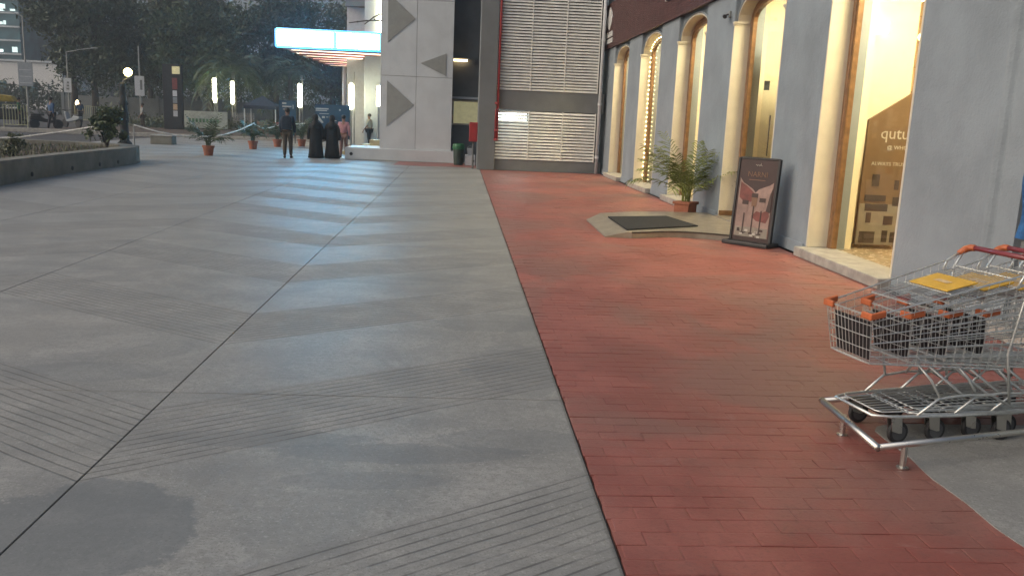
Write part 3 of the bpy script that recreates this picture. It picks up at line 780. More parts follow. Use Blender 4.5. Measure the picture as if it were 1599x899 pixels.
# ------------------------------------------------------------------ louvred building
lv = thing('louvred_building', 'grey utility building with two tiers of white louvre panels', 'building', (2.5, 28.3, 0))
def lp(mb, name, m, parent=None, **k):
    return mb.xf(Matrix.Translation((-2.5, -28.3, 0))).build(name, m, parent or lv, **k)
lp(MB().box(.55, 1.12, 28.15, 29.4, 0, 9.5), 'corner_pier', M_grey, bev=.015)
lp(MB().box(1.12, 4.62, 28.3, 28.55, 0, .355), 'base_wall', M_grey)
lp(MB().box(1.12, 4.62, 28.3, 28.55, 1.935, 2.56), 'spandrel', M_grey)
lp(MB().box(1.12, 4.62, 28.3, 28.55, 6.5, 9.5), 'upper_wall', M_grey)
lp(MB().box(1.12, 4.62, 29.2, 29.3, 0, 9.5), 'void_back', M_void)
for (z0, z1) in ((.36, 1.93), (2.565, 6.495)):
    for (x0, x1) in ((1.13, 2.18), (2.21, 3.28), (3.31, 4.36)):
        fr = lp(MB().box(x1, x1+.03, 28.27, 28.36, z0, z1), 'louvre_panel', M_slat)
        n = int((z1-z0)/.0925)
        for k in range(n):
            z = z0+(k+.5)*(z1-z0)/n
            mb = MB().prism([(x0, 28.270, z-.036), (x0, 28.276, z-.042), (x0, 28.325, z+.022), (x0, 28.318, z+.030)], (x1-x0, 0, 0))
            lp(mb, 'slat', M_slat, fr)
lp(MB().box(1.14, 2.12, 28.50, 28.54, 1.60, 1.90), 'lamp', M_fluor)
# downpipe, fire pipe, hose cabinet
dp = thing('downpipe', 'white rainwater downpipe in the corner beside the louvres', 'pipe', (4.47, 28.2, 0))
mb = MB().tube([(0,0,0),(0,0,9.5)], .055, 10); mb.build('pipe', M_white, dp, smooth=True)
for z in (.5, 2.2, 4.2, 6.2): MB().tube([(0,0,z),(0,0,z+.08)], .066, 10).build('collar', M_white, dp)
fp_ = thing('fire_pipe', 'dark red fire main pipe running down the grey pier', 'pipe', (1.17, 28.17, 0))
MB().tube([(0,0,.95),(0,0,9.5)], .035, 8).build('pipe', M_pipe, fp_, smooth=True)
MB().tube([(-.06,-.02,1.0),(-.06,-.02,1.9),(-.03,0,1.98)], .025, 8).build('branch', M_pipe, fp_, smooth=True)
for z in (.95, 1.25, 2.1): MB().tube([(-.03,-.02,z),(-.03,-.02,z+.07)], .07, 8).build('valve', M_pipe, fp_)
hs = thing('hose_cabinet', 'red fire hose cabinet on a post beside the grey pier', 'cabinet', (.42, 28.45, 0))
MB().box(-.14,.13,-.12,.1,.88,1.5).build('cabinet', mat('fire_red', (.36, .03, .03), .45, dirt=.2), hs, bev=.01)
MB().box(-.12,.11,-.128,-.121,.91,1.47).build('door', MATS['fire_red'], hs, bev=.003)
MB().tube([(0,.02,0),(0,.02,.88)], .03, 8).build('post', M_dgrey, hs)

# ------------------------------------------------------------------ white tower with grey triangles
tw = thing('clad_tower', 'white panelled tower with grey triangle shapes on its face', 'tower', (-1.6, 31.5, 0))
def tp(mb, name, m, parent=None, **k):
    return mb.xf(Matrix.Translation((1.6, -31.5, 0))).build(name, m, parent or tw, **k)
tp(MB().box(-2.83, -.36, 31.54, 33.6, .43, 9.5), 'core', M_dgrey)
tp(MB().box(-4.12, .1, 31.42, 33.7, 0, .43), 'plinth', M_white, bev=.02)
for j, (z0, z1) in enumerate(((.435, 2.985), (2.997, 5.6), (5.612, 8.2), (8.212, 9.5))):
    for (x0, x1) in ((-2.86, -1.636), (-1.624, -.34)):
        tp(MB().box(x0, x1, 31.5, 31.538, z0, z1), 'panel', M_white, bev=.004)
    tp(MB().box(-2.90, -2.862, 31.5, 33.6, z0, z1), 'panel', M_white, bev=.004)
for tri in (((-2.65,5.79),(-2.65,4.13),(-1.69,4.96)), ((-2.66,2.82),(-2.66,1.23),(-1.70,2.01)), ((-1.49,3.46),(-.58,3.06),(-.58,3.83))):
    tp(MB().prism([(x, 31.499, z) for x, z in tri], (0,-.02,0)), 'triangle', M_tri)
tp(MB().lathe([(.06,0),(.06,.01)], 12).xf(Matrix.Translation((-3.9, 31.42, .2)) @ Matrix.Rotation(PI/2, 4, 'X')), 'drain_hole', M_void)
# recess between tower and louvres
rc = thing('recess_wall', 'dark grey recessed wall with a lit window between tower and louvred building', 'wall', (.2, 32.4, 0))
def rcp(mb, nm, m, **k): return mb.xf(Matrix.Translation((-.2, -32.4, 0))).build(nm, m, rc, **k)
rcp(MB().box(-.36, 1.3, 32.4, 32.6, 0, 1.36), 'wall', M_grey)
rcp(MB().box(-.36, 1.3, 32.4, 32.6, 2.27, 9.5), 'wall', M_dgrey)
rcp(MB().box(-.36, 1.3, 32.25, 32.399, 2.30, 2.38), 'ledge', M_white)
rcp(MB().box(-.30, .62, 32.44, 32.46, 1.36, 2.27), 'window_pane', M_lit)
for bx in ((-.36,-.28,32.38,32.5,1.36,2.27),(.6,.66,32.38,32.5,1.36,2.27),(-.28,.6,32.38,32.5,1.36,1.42),(-.28,.6,32.38,32.5,2.21,2.27)): rcp(MB().box(*bx), 'window_frame', M_cream)
wl_ = thing('wall_lamp', 'warm tube lamp with bracket on the dark recessed wall', 'lamp', (.05, 32.3, 3.67))
MB().tube([(-.38,-.02,0),(.12,-.02,0)], .035, 8).build('tube', M_lampw, wl_, smooth=True)
MB().box(-.40,.42,.0,.09,.03,.09).build('housing', M_dgrey, wl_); MB().box(.36,.42,-.1,.09,-.1,.09).build('bracket', M_dgrey, wl_)
# bin, bucket and plinth block
gb = thing('litter_bin', 'green plastic litter bin in front of the white tower plinth', 'bin', (-.05, 30.35, 0))
M_gbin = mat('bin_body', (.025, .045, .035), .5); M_glid = mat('bin_green', (.02, .13, .05), .45)
MB().lathe([(.15,0),(.165,.05),(.19,.52),(.19,.56)], 16).build('body', M_gbin, gb)
MB().lathe([(.205,.54),(.215,.58),(.215,.66),(.20,.72),(.15,.74),(.15,.70)], 16).build('lid', M_glid, gb)
bk = thing('white_bucket', 'small white bucket standing on the white block by the bin', 'bucket', (.36, 30.55, .34))
MB().lathe([(.09,0),(.12,.22),(.125,.22),(.125,.25),(.11,.25)], 14).build('body', M_white, bk)
MB().tube([(.12*math.cos(a),.0,.23+.10*math.sin(a)) for a in [PI*k/8 for k in range(9)]], .006, 5).build('handle', M_steel, bk)
wb = thing('white_block', 'low white rendered block with a dark hole beside the green bin', 'block', (.36, 30.55, 0))
MB().box(-.18,.18,-.25,.75,0,.34).build('body', M_white, wb, bev=.015)
MB().lathe([(.05,0),(.05,.008)], 12).xf(Matrix.Translation((.1,-.251,.16)) @ Matrix.Rotation(PI/2,4,'X')).build('hole', M_void, wb)

# ------------------------------------------------------------------ cinema-style entrance, canopy and lit sign
eb_ = thing('entrance_building', 'pale entrance building with tall columns behind the white tower', 'building', (-4.5, 46, 0))
def ep(mb, nm, m, parent=None, **k): return mb.xf(Matrix.Translation((4.5, -46, 0))).build(nm, m, parent or eb_, **k)
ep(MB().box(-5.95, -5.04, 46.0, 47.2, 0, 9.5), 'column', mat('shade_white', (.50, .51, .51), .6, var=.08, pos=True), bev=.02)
ep(MB().box(-4.84, -3.6, 44.0, 45.4, 0, 9.5), 'column', M_white, bev=.02)
ep(MB().box(-3.62, 1.5, 47.5, 48, 0, 9.5), 'rear_wall', M_white)
ep(MB().box(-5.95, -3.6, 45.5, 46.0, 6.9, 7.6), 'beam', M_grey)
ep(MB().box(-4.09, -3.97, 43.90, 43.97, 5.25, 9.4), 'glow_strip', M_tube)
for k in range(3):
    ep(MB().box(-3.4+k*1.4, -2.2+k*1.4, 47.44, 47.49, .1, 2.4), 'shop_window', M_lit)
for p, q in (((-5.34,42,5.74),(-3.86,42.2,6.13)), ((-4.63,42.1,5.72),(-3.86,42,6.5))):
    o = thing('bamboo_pole', 'thin dark pole jutting out above the lit sign, ' + ('the flatter one' if q[2] < 6.3 else 'the steeper one'), 'pole', (q[0], q[1]+1.0, q[2]), 0, 'poles above the sign')
    d = Vector(p)-Vector(o.location)
    mb = MB().tube([(0,0.9,0), d*.5, d], [.035,.03,.022], 7); mb.build('shaft', M_bark, o)
    for u in (.25, .5, .75): MB().tube([d*u, d*(u+.02)], .04, 7).build('node', M_bark, o)
cn = thing('entrance_canopy', 'flat entrance canopy with glowing strips added as reflected light streaks on its underside', 'canopy', (-5, 40, 0))
def cp(mb, nm, m, parent=None, **k): return mb.xf(Matrix.Translation((5, -40, 0))).build(nm, m, parent or cn, **k)
M_soff = mat('canopy_soffit', (.42, .20, .17), .3, .2, var=.25, scale=1.5, bump=.2, bscale=3)
M_streak = glow('pink_streak_glow', (1.0, .45, .38), 1.6)  # glow standing in for ground lights mirrored in the soffit
M_streak2 = glow('warm_streak_glow', (1.0, .70, .45), 1.8)
cp(MB().box(-8.2, -2.9, 40.1, 55, 4.40, 4.60), 'slab', M_soff)
for k in range(7):
    y = 40.9+k*2.0
    cp(MB().box(-8.2+.02, -3.0, y, y+.05, 4.34, 4.399), 'soffit_batten', M_soff)
    cp(MB().prism([(-7.9, y+.5, 4.36), (-3.3, y+1.5, 4.36), (-3.3, y+1.62, 4.36), (-7.9, y+.62, 4.36)], (0, 0, .038)), 'glow_strip', M_streak if k % 2 else M_streak2)  # glowing strips added to imitate reflected streaks
for x in (-7.2, -4.4): cp(MB().tube([(x, 54.5, 0), (x, 54.5, 4.4)], .12, 12), 'post', M_white)
sg = thing('lit_sign', 'glowing cyan-white lit sign boxes along the canopy edge', 'sign', (-5.95, 40, 4.4))
MB().box(-2.28, 2.3, .0, .09, .0, .70).build('backing', M_dgrey, sg)
for (x0, x1) in ((-2.26,-1.42),(-1.38,-.80),(-.76,.16),(.34,1.22),(1.26,1.72),(1.76,2.22)):
    MB().box(x0, x1, -.10, -.002, .04, .68).build('light_box', M_led, sg, bev=.02)
MB().tube([(-2.28,-.13,.0),(2.3,-.13,.0)], .02, 6).build('edge_trim', M_dgrey, sg)
for z_ in (-.015, .735): MB().tube([(-2.30,-.10,z_),(2.32,-.10,z_)], .045, 8).build('bloom_edge', glow('cyan_bloom', (.02, .42, 1.0), 2.2), sg, smooth=True)  # glowing tubes added to imitate the cyan bloom around the sign
MB().tube([(-2.32,-.10,-.015),(-2.32,-.10,.735)], .045, 8).build('bloom_edge', MATS['cyan_bloom'], sg, smooth=True)

# lit tube lamps on posts
def tube_lamp(label, x, y, z0, z1, d):
    t = thing('tube_lamp', label, 'lamp', (x, y, 0), 0, 'vertical tube lamps')
    MB().tube([(0,0,z0),(0,0,z0+.1),(0,0,z1-.1),(0,0,z1)], [d*.6,d,d,d*.6], 10).build('tube', M_tube, t, smooth=True)
    MB().tube([(0,.0,0),(0,.0,z0)], .05, 8).build('post', M_pole, t); MB().tube([(0,.0,0),(0,0,.06)], .15, 10).build('base', M_pole, t)
    MB().tube([(.15,.1,0),(.15,.1,z1+.55)], .03, 6).build('stay', M_pole, t)
tube_lamp('left lamp of the two bright tube lamps in front of the drooping palm', -20.67, 75, 2.0, 4.0, .16)
tube_lamp('right lamp of the two bright tube lamps in front of the drooping palm', -19.2, 75, 1.95, 3.8, .15)
tube_lamp('bright tube lamp above the man with the backpack, left of the blue board', -10.9, 60, 1.85, 3.4, .13)
tube_lamp('bright tube lamp before the pale column, above the person in dark red', -5.43, 43.6, 1.8, 3.05, .10)
tube_lamp('bright tube lamp half hidden behind the white tower edge', -3.98, 42.5, 2.0, 2.95, .09)

# globe lamp post
gl = thing('globe_lamp_post', 'thick dark ornamental lamp post with one warm glowing globe', 'street lamp', (-12.78, 34, 0))
MB().lathe([(.26,0),(.26,.15),(.17,.25),(.15,.9),(.2,1.0),(.16,1.15),(.14,1.55),(.19,1.62),(.12,1.75),(.10,2.25),(.16,2.32),(.05,2.4)], 14).build('post', M_void, gl, smooth=True)
MB().tube([(0,0,2.35),(.08,0,2.5),(.2,0,2.55),(.23,0,2.62)], .03, 6).build('arm', M_dgrey, gl)
MB().ball((.23,0,2.79), .15, 14, 9).build('globe', M_globe, gl, smooth=True)

# ------------------------------------------------------------------ planter wall on the left
outer = [(-8.55, 10), (-8.7, 14), (-8.78, 17), (-8.93, 19.1), (-8.98, 21.3), (-9.0, 23.8), (-9.03, 24.8), (-9.22, 25.6), (-9.6, 26.2), (-10.2, 26.6), (-11.2, 26.9), (-13, 27.1), (-17, 27.3)]
inner = [(-8.95, 10), (-9.08, 14), (-9.14, 17), (-9.27, 19.1), (-9.34, 21.3), (-9.40, 23.8), (-9.45, 24.6), (-9.6, 25.2), (-9.9, 25.7), (-10.35, 26.1), (-11.25, 26.5), (-13, 26.75), (-17, 26.95)]
pl = thing('planter', 'long low concrete planter wall with rounded end and scrubby plants', 'planter', (-9, 20, 0))
def rel(mb): return mb.xf(Matrix.Translation((9, -20, 0)))
mb = MB(); n = len(outer)
for i in range(n-1):
    a, b, c, d = outer[i], outer[i+1], inner[i+1], inner[i]
    mb.add([(*p, 0) for p in (a,b,c,d)]+[(*p, .46) for p in (a,b,c,d)], [(0,1,5,4),(4,5,6,7),(2,3,7,6)])
M_plant = mat('planter_concrete', (.17, .165, .14), .85, var=.2, scale=2.5, bump=.4, bscale=30, dirt=.45, pos=True)
rel(mb).build('wall', M_plant, pl)
mb = MB(); soil = inner+[(-17, 10)]
rel(mb.add([(x, y, .36) for x, y in soil], [tuple(range(len(soil)))])).build('soil', M_soil, pl)
for k, (y, x) in enumerate(((18.5,-8.87),(20.6,-8.96),(22.2,-8.985),(23.4,-8.995))):
    mb = MB().lathe([(.05,0),(.05,.01)], 10).xf(Matrix.Translation((x+.004, y, .12)) @ Matrix.Rotation(PI/2, 4, 'Y')); rel(mb).build('weep_hole', M_void, pl)
def blades(region, n, h0, h1, w, z, m, name, parent=None):
    x0, x1, y0, y1 = region; mb = MB()
    for _ in range(n):
        x, y = random.uniform(x0, x1), random.uniform(y0, y1); h = random.uniform(h0, h1); a = random.uniform(0, 2*PI); b = random.uniform(0, 2*PI)
        l = random.uniform(.1, .6)*h
        mb.add([(x-w*math.cos(a), y-w*math.sin(a), z), (x+w*math.cos(a), y+w*math.sin(a), z), (x+l*math.cos(b), y+l*math.sin(b), z+h)], [(0,1,2)])
    return mb
gm = blades((-16.5,-9.6,10.5,26.0), 7000, .04, .16, .012, .36, M_grass, 'grass')
go = gm.build('grass', M_grass); tag(go, 'thin pale green grass growing in the concrete planter', 'grass', kind='stuff')

def foliage(mb, centers, n, spread, size, flat=.6):
    C = np.array(centers); idx = RNG.integers(0, len(C), n)
    P = C[idx, :3]+RNG.normal(0, 1, (n, 3))*np.array(spread)*C[idx, 3:4]
    A = RNG.normal(0, 1, (n, 3)); A /= np.linalg.norm(A, axis=1)[:, None]
    B = RNG.normal(0, 1, (n, 3)); B = np.cross(A, B); B /= np.linalg.norm(B, axis=1)[:, None]
    s = size*RNG.uniform(.6, 1.3, n)[:, None]
    V = np.stack([P-A*s, P-B*s*flat*.6, P+A*s, P+B*s*flat*.6], 1).reshape(-1, 3)
    o = len(mb.v); mb.v += [tuple(p) for p in V.tolist()]
    mb.f += [(o+4*i, o+4*i+1, o+4*i+2, o+4*i+3) for i in range(n)]
def bush(name, label, loc, h, r, n, size, m, group=None, cat='shrub'):
    t = thing(name, label, cat, loc, 0, group); mb = MB(); cs = []
    for _ in range(26):
        a = random.uniform(0, 2*PI); q = random.random()**.5*r; z = h*random.uniform(.25, .92); q *= (1-.55*(z/h)**2)
        cs.append((q*math.cos(a), q*math.sin(a), z, random.uniform(.6, 1.2)))
    foliage(mb, cs, n, (r*.16, r*.16, h*.07), size); mb.build('foliage', m, t)
    sb = MB()
    for c in cs[:12]: sb.tube([(0,0,0),(c[0]*.4,c[1]*.4,c[2]*.5),(c[0],c[1],c[2])], [.02,.014,.006], 4)
    sb.build('stem', M_bark, t); return t
bush('leafy_shrub', 'bushy green shrub in the rounded end of the planter', (-10.0, 25.3, .36), 1.2, .52, 2600, .065, M_palm_far)
potted = []
random.seed(3)
for k, (x, y, h) in enumerate(((-11.6,23.4,.28),(-10.2,20.4,.22),(-12.6,25.4,.35))):
    bush('small_weed', ['low dark weed near the planter rope','small dark weed behind the planter wall middle','pale tuft far back in the planter'][k], (x, y, .36), h, .28, 260, .05, M_grass, 'weeds in the planter', 'weed')
# rope barriers
def rope(label, pts, r=.024):
    t = thing('rope_barrier', label, 'rope', pts[0], 0, 'white ropes strung between plants'); o = Vector(pts[0]); P = []
    for i in range(len(pts)-1):
        a, b = Vector(pts[i]), Vector(pts[i+1])
        for k in range(8): u = k/8; P.append(a.lerp(b, u)-o)
    P.append(Vector(pts[-1])-o)
    MB().tube(P, r, 6).build('rope', mat('white_rope', (.8, .79, .74), .8), t, smooth=True)
    for k in range(2, len(P), 4): MB().tube([P[k], P[k]+(P[min(k+1, len(P)-1)]-P[k])*.25], r*1.35, 6).build('knot', MATS['white_rope'], t)
rope('white rope sagging over the planter from the shrub to the left edge', [(-10.3, 25.6, .98), (-11.3, 25.6, .78), (-12.4, 25.3, .58), (-13.5, 25.1, .50), (-15.5, 25.0, .50)])
rope('white rope sagging from the lamp post to the nearest potted palm', [(-10.6, 29, .97), (-9.9, 29.2, .77), (-9.4, 29.6, .66), (-8.8, 30, .63), (-8.55, 30.3, .66)])
rope('white rope rising from the nearest potted palm to the next pot', [(-8.55, 30.3, .66), (-8.5, 32, .68), (-8.45, 34, .82), (-8.45, 36.3, 1.05)])
rope('white rope along the plants behind the man with the backpack', [(-8.45, 36.3, 1.02), (-8.4, 38, .8), (-8.2, 40, .95), (-7.4, 42, 1.05)])
for (x, y, h) in ((-10.6, 29, 1.0),):
    p = thing('rope_post', 'slim grey post holding the rope behind the planter end', 'post', (x, y, 0)); MB().tube([(0,0,0),(0,0,h)], .025, 8).build('shaft', M_pole, p); MB().lathe([(.12,0),(.12,.03),(.03,.05)], 12).build('foot', M_pole, p)
for k, (x, y, h, r, lab) in enumerate(((-8.62, 30.35, 1.45, .55, 'nearest potted palm on the plaza, left of the walking man'), (-8.53, 36.4, 1.4, .5, 'second potted palm, behind and right of the nearest one'), (-8.2, 39.6, 1.35, .5, 'potted palm hidden mostly behind the man with the backpack'), (-7.37, 41.0, 1.5, .55, 'potted palm between the man and the two women in black'))):
    potted_palm('potted_palm', lab, (x, y, 0), h, r, 16, .40, .34, M_palm_far, 'potted palms along the rope', False, 10, .05, 20+k, .3)
bx_ = thing('concrete_block', 'low brown concrete block on the plaza behind the planter', 'block', (-12.6, 37.8, 0))
MB().box(-.45,.45,-.3,.3,0,.34).build('body', M_plant, bx_, bev=.02); MB().box(-.47,.47,-.32,.32,.341,.38).build('cap', M_stone, bx_, bev=.01)

# ------------------------------------------------------------------ trees
def tree(name, label, loc, h, lobes, nleaf, size, m, trunk_r=.28, group='trees beyond the plaza'):
    t = thing(name, label, 'tree', loc, 0, group); tb_ = MB()
    th = h*.35
    tb_.tube([(0,0,-.1),(.05,.02,th*.5),(-.05,.05,th),(.1,0,h*.62)], [trunk_r*1.25,trunk_r,trunk_r*.8,trunk_r*.35], 9)
    cs = []
    for (cx, cy, cz, rx, ry, rz) in lobes:
        tb_.tube([(0,0,th*.85),(cx*.45,cy*.45,(th+cz)*.52),(cx,cy,cz)], [trunk_r*.5,trunk_r*.3,trunk_r*.08], 6)
        for _ in range(44):
            v = Vector((random.gauss(0,1), random.gauss(0,1), random.gauss(0,1))).normalized()*random.uniform(.45, 1)**.6
            cs.append((cx+v.x*rx, cy+v.y*ry, cz+v.z*rz, random.uniform(.5, 1.3)))
    mb = MB(); foliage(mb, cs, nleaf, (.55,.55,.38), size); mb.build('crown', m, t); tb_.build('trunk', M_bark, t, smooth=True)
    return t
def lobes(n, r, z0, z1, rr):
    return [(random.uniform(-r, r), random.uniform(-r*.6, r*.6), random.uniform(z0, z1), rr*random.uniform(.7, 1.15), rr*random.uniform(.6, 1), rr*random.uniform(.5, .8)) for _ in range(n)]
random.seed(21)
specs = [(-36,84,14,'tall dark tree behind the street sign boards'),(-32.5,80,13,'broad dark tree above the globe lamp'),(-27,86,14,'tall tree left of the dark totem sign'),(-22.5,80,13,'dark tree above the pair of tube lamps'),(-17.5,84,13,'dense tree right of the drooping palm'),(-12.5,86,12.5,'dark tree left of the lit cyan sign'),(-7.5,92,12,'tree showing above the lit cyan sign'),(-30,102,16,'tallest dark tree in the back row'),(-8,106,14,'back row tree by the white columns'),(-36,104,15,'back row tree behind the sign boards')]
for k, (x, y, h, lab) in enumerate(specs):
    L = lobes(10, 3.0, h*.45, h*.86, 2.2)+(lobes(6, 3.2, h*.30, h*.48, 1.7) if k else [])
    tree('broadleaf_tree', lab, (x, y, 0), h, L, 10500, .25, (M_leaf, M_leaf2, M_leaf3)[k % 3])
# drooping palm behind the tube lamps, and a smaller one
def palm_tree(label, loc, h, n, L, seed):
    random.seed(seed); t = thing('palm_tree', label, 'palm tree', loc); lf, sm = MB(), MB()
    for k in range(n):
        u = (k+.5)/n; frond(lf, sm, (0,0,h), k*2.399, L*random.uniform(.85,1.1), 1.1-u*1.0, .55+.5*u, 18, .16, 1.0)
    lf.build('crown', M_palm_far, t); sm.build('stalks', M_palm_far, t)
    MB().tube([(0,0,0),(.1,0,h*.5),(0,0,h)], [.3,.22,.18], 10).build('trunk', M_bark, t, smooth=True)
palm_tree('large drooping palm with long hanging fronds behind the tube lamps', (-19.5, 73.5+3, 0), 4.6, 30, 4.2, 4)
palm_tree('second palm with arching fronds right of the drooping palm', (-15.2, 79, 0), 4.9, 22, 3.8, 5)
random.seed(8)
hg = MB(); hc = []
for _ in range(620):
    x_ = random.uniform(-75, -4); hc.append((x_, random.uniform(108, 112), random.uniform(.3, 5.8 if x_ > -40 else 3.0), 1.2))
foliage(hg, hc, 16000, (.7,.5,.5), .3); ho = hg.build('hedge', M_leaf2); tag(ho, 'dark mass of hedges and undergrowth under the trees', 'hedge', kind='stuff')
ug = MB(); uc = [(random.uniform(-24, -8.2), random.uniform(62, 67.5), random.uniform(.1, .55), .5) for _ in range(260)]
foliage(ug, uc, 7000, (.5,.4,.4), .11); uo = ug.build('ground_cover', M_grass); tag(uo, 'low green planting at the back of the soil bed', 'ground cover', kind='stuff')

# ------------------------------------------------------------------ boundary wall, far buildings
bw_ = thing('boundary_wall', 'long grey street wall under the trees', 'wall', (-33, 88.5, 0))
for k in range(14):
    MB().box(-6+k*3.02, -6+k*3.02+3.0, 0, .2, 0, 2.2).build('wall_panel', M_grey, bw_, bev=.01)
    MB().box(-6+k*3.02-.15, -6+k*3.02+.15, -.06, .26, 0, 2.45).build('pier', M_grey, bw_, bev=.01)
gt = thing('glass_tower', 'teal glass office block with white floor bands at the top left', 'building', (-100, 170, 0))
M_teal = mat('teal_glass', (.05, .15, .18), .15, var=.3, scale=.5, bump=0, spec=.8); M_tlit = glow('office_lit', (.75, 1.0, .95), .5)
MB().box(-40, 18, 0.1, 20, 0, 34).build('glazing', M_teal, gt)
for k in range(13):
    MB().box(-40, 18.1, -.25, .099, 2.2+k*2.45, 2.5+k*2.45).build('floor_band', M_white, gt)
random.seed(9)
for k in range(46):
    x = random.uniform(4, 17); z = 2.6+random.randint(2, 9)*2.45
    MB().box(x, x+random.uniform(.3, 1.2), .03, .098, z+.1, z+random.uniform(.4, 1.3)).build('lit_window', M_tlit, gt)
for k in range(14): MB().box(-38+k*4, -37.9+k*4, -.1, .098, 0, 33.9).build('mullion', M_dgrey, gt)
gt2 = thing('dark_tower', 'dark slab block with white ledges behind the street lamp pole', 'building', (-84, 180, 0))
MB().box(4, 14, 0, 15, 0, 34).build('wall', M_dgrey, gt2)
for k in range(10): MB().box(5.5, 12, -.4, -.001, 3+k*3.1, 3.5+k*3.1).build('ledge', M_white, gt2)
wh_ = thing('white_building', 'low white building behind the sign board at the far left', 'building', (-75, 150, 0))
MB().box(-25, 9, 0, 12, 0, 7.6).build('wall', mat('bright_white', (.8, .78, .74), .6, var=.03), wh_); MB().box(-25.2, 9.2, -.3, 12.2, 7.601, 7.9).build('parapet', M_white, wh_)
for k in range(6): MB().box(-23+k*5, -20+k*5, -.06, -.001, 2, 4.4).build('window', M_teal, wh_)

# ------------------------------------------------------------------ street things on the left
def barricade(label, x, y, w, h, rz):
    t = thing('crowd_barrier', label, 'barrier', (x, y, 0), rz, 'steel crowd barriers'); m = mat('barrier_paint', (.42, .43, .26), .5, var=.15, dirt=.3)
    MB().tube([(-w/2,0,.05),(-w/2,0,h),(w/2,0,h),(w/2,0,.05)], .028, 6).build('frame', m, t); MB().tube([(-w/2,0,.22),(w/2,0,.22)], .022, 6).build('lower_rail', m, t)
    for k in range(1, 8): MB().tube([(-w/2+w*k/8,0,.22),(-w/2+w*k/8,0,h)], .018, 5).build('bar', m, t)
    for s in (-1, 1): MB().tube([(s*w/2,-.3,.03),(s*w/2,.3,.03)], .025, 6).build('foot', m, t)
barricade('steel crowd barrier at the far left by the parked rickshaw', -24.65, 50, 1.25, 1.3, .05)
barricade('steel crowd barrier left of the lamp post, left of a pair', -29.4, 70, 1.2, 1.3, 0)
barricade('steel crowd barrier left of the lamp post, right of a pair', -28.2, 70, 1.15, 1.28, .1)
def sign_pole(label, x, y, zb0, zb1, w, ptop, arm, board_m):
    t = thing('street_sign', label, 'sign', (x, y, 0), 0, 'sign boards on street poles')
    MB().tube([(0,.08,0),(0,.08,ptop)], [.07,.05], 8).build('pole', M_pole, t)
    MB().box(-w/2, w/2, -.03, .03, zb0, zb1).build('board', board_m, t, bev=.01)
    if arm: 
        MB().tube([(0,.08,ptop),(arm*.5,.08,ptop+.25),(arm,.08,ptop+.42)], .03, 6).build('lamp_arm', M_pole, t); MB().box(arm-.25, arm+.25, 0, .16, ptop+.38, ptop+.46).build('lamp_head', M_pole, t)
    return t
M_bgrey = mat('board_grey', (.26, .29, .32), .5, var=.1); M_bwht = mat('board_white', (.50, .52, .54), .5, var=.08)
s1 = sign_pole('large grey-blue sign board on a tall lamp pole at the far left', -31.14, 65, 2.55, 4.2, 1.0, 7.35, -1.4, M_bgrey)
for k in range(3): MB().box(-.4, .4, -.036, -.031, 2.75+k*.45, 2.79+k*.45).build('printed_line', M_bwht, s1)
s2 = sign_pole('small white sign board with dark figures under an angled street lamp', -31.3, 72, 2.28, 3.41, .6, 5.4, 2.2, M_bwht)
for k in range(3): MB().box(-.1+.04*k, .12, -.036, -.031, 2.5+k*.24, 2.65+k*.24).build('printed_mark', M_dgrey, s2)
s3 = sign_pole('narrow pale sign board on a thin pole right of the globe lamp', -25.0, 70, 2.25, 3.75, .72, 6.0, 0, M_bwht)
MB().box(.05, .22, -.036, -.031, 2.7, 3.45).build('printed_mark', M_dgrey, s3)
tt = thing('totem_sign', 'tall dark totem sign with pale top panel and red square', 'sign', (-19.3, 60, 0))
MB().box(-.62,.62,0,.35,0,4.3).build('slab', M_void, tt, bev=.02); MB().box(.02,.52,-.02,-.001,3.68,4.17).build('top_panel', mat('pale_yellow', (.45, .42, .22), .5, emit=(1,.9,.5), es=.15), tt)
MB().box(.0,.34,-.02,-.001,2.68,3.42).build('red_panel', mat('totem_red', (.22, .05, .04), .5), tt)
for k in range(4): MB().box(.02,.3,-.02,-.001,.9+k*.44,1.28+k*.44).build('picture_panel', [M_bwht, M_tan, M_bgrey, M_white][k], tt)
lb = thing('low_banner', 'low pale banner wall with faint green writing beside the totem sign', 'banner', (-17.8, 62, 0))
MB().box(-1.6,1.55,0,.12,.15,1.3).build('board', mat('banner_white', (.48, .52, .46), .6), lb, bev=.02)
for k in range(9): MB().box(-1.1+k*.24, -.95+k*.24, -.012, -.001, .55, .8).build('printed_mark', mat('banner_green', (.10, .24, .12), .6), lb)
for s in (-1.2, 1.2): MB().box(s-.04, s+.04, .12, .2, 0, 1.2).build('leg', M_dgrey, lb)
pf = thing('picket_fence', 'short pale picket fence left of the blue tent', 'fence', (-15.65, 64, 0))
for k in range(11): MB().box(-.7+k*.14, -.63+k*.14, 0, .03, .05, 1.3).build('picket', M_stone, pf)
for z in (.4, 1.05): MB().box(-.72, .78, .031, .07, z, z+.08).build('rail', M_stone, pf)
tn = thing('market_tent', 'dark blue pop-up tent on thin white posts behind the plants', 'tent', (-13.8, 62, 0))
MB().add([(-1.1,-1,1.85),(1.1,-1,1.85),(1.1,1,1.85),(-1.1,1,1.85),(0,0,2.55)]+[(-1.1,-1,1.62),(1.1,-1,1.62),(1.1,1,1.62),(-1.1,1,1.62)], [(0,1,4),(1,2,4),(2,3,4),(3,0,4),(0,5,6,1),(1,6,7,2),(2,7,8,3),(3,8,5,0)]).build('canopy', mat('tent_blue', (.012, .022, .045), .7), tn)
for a_ in ((-1.05,-.95),(1.05,-.95),(1.05,.95),(-1.05,.95)): MB().tube([(*a_,0),(*a_,1.8)], .03, 6).build('post', M_white, tn)
M_board = mat('board_blue', (.012, .045, .085), .45, var=.2); 
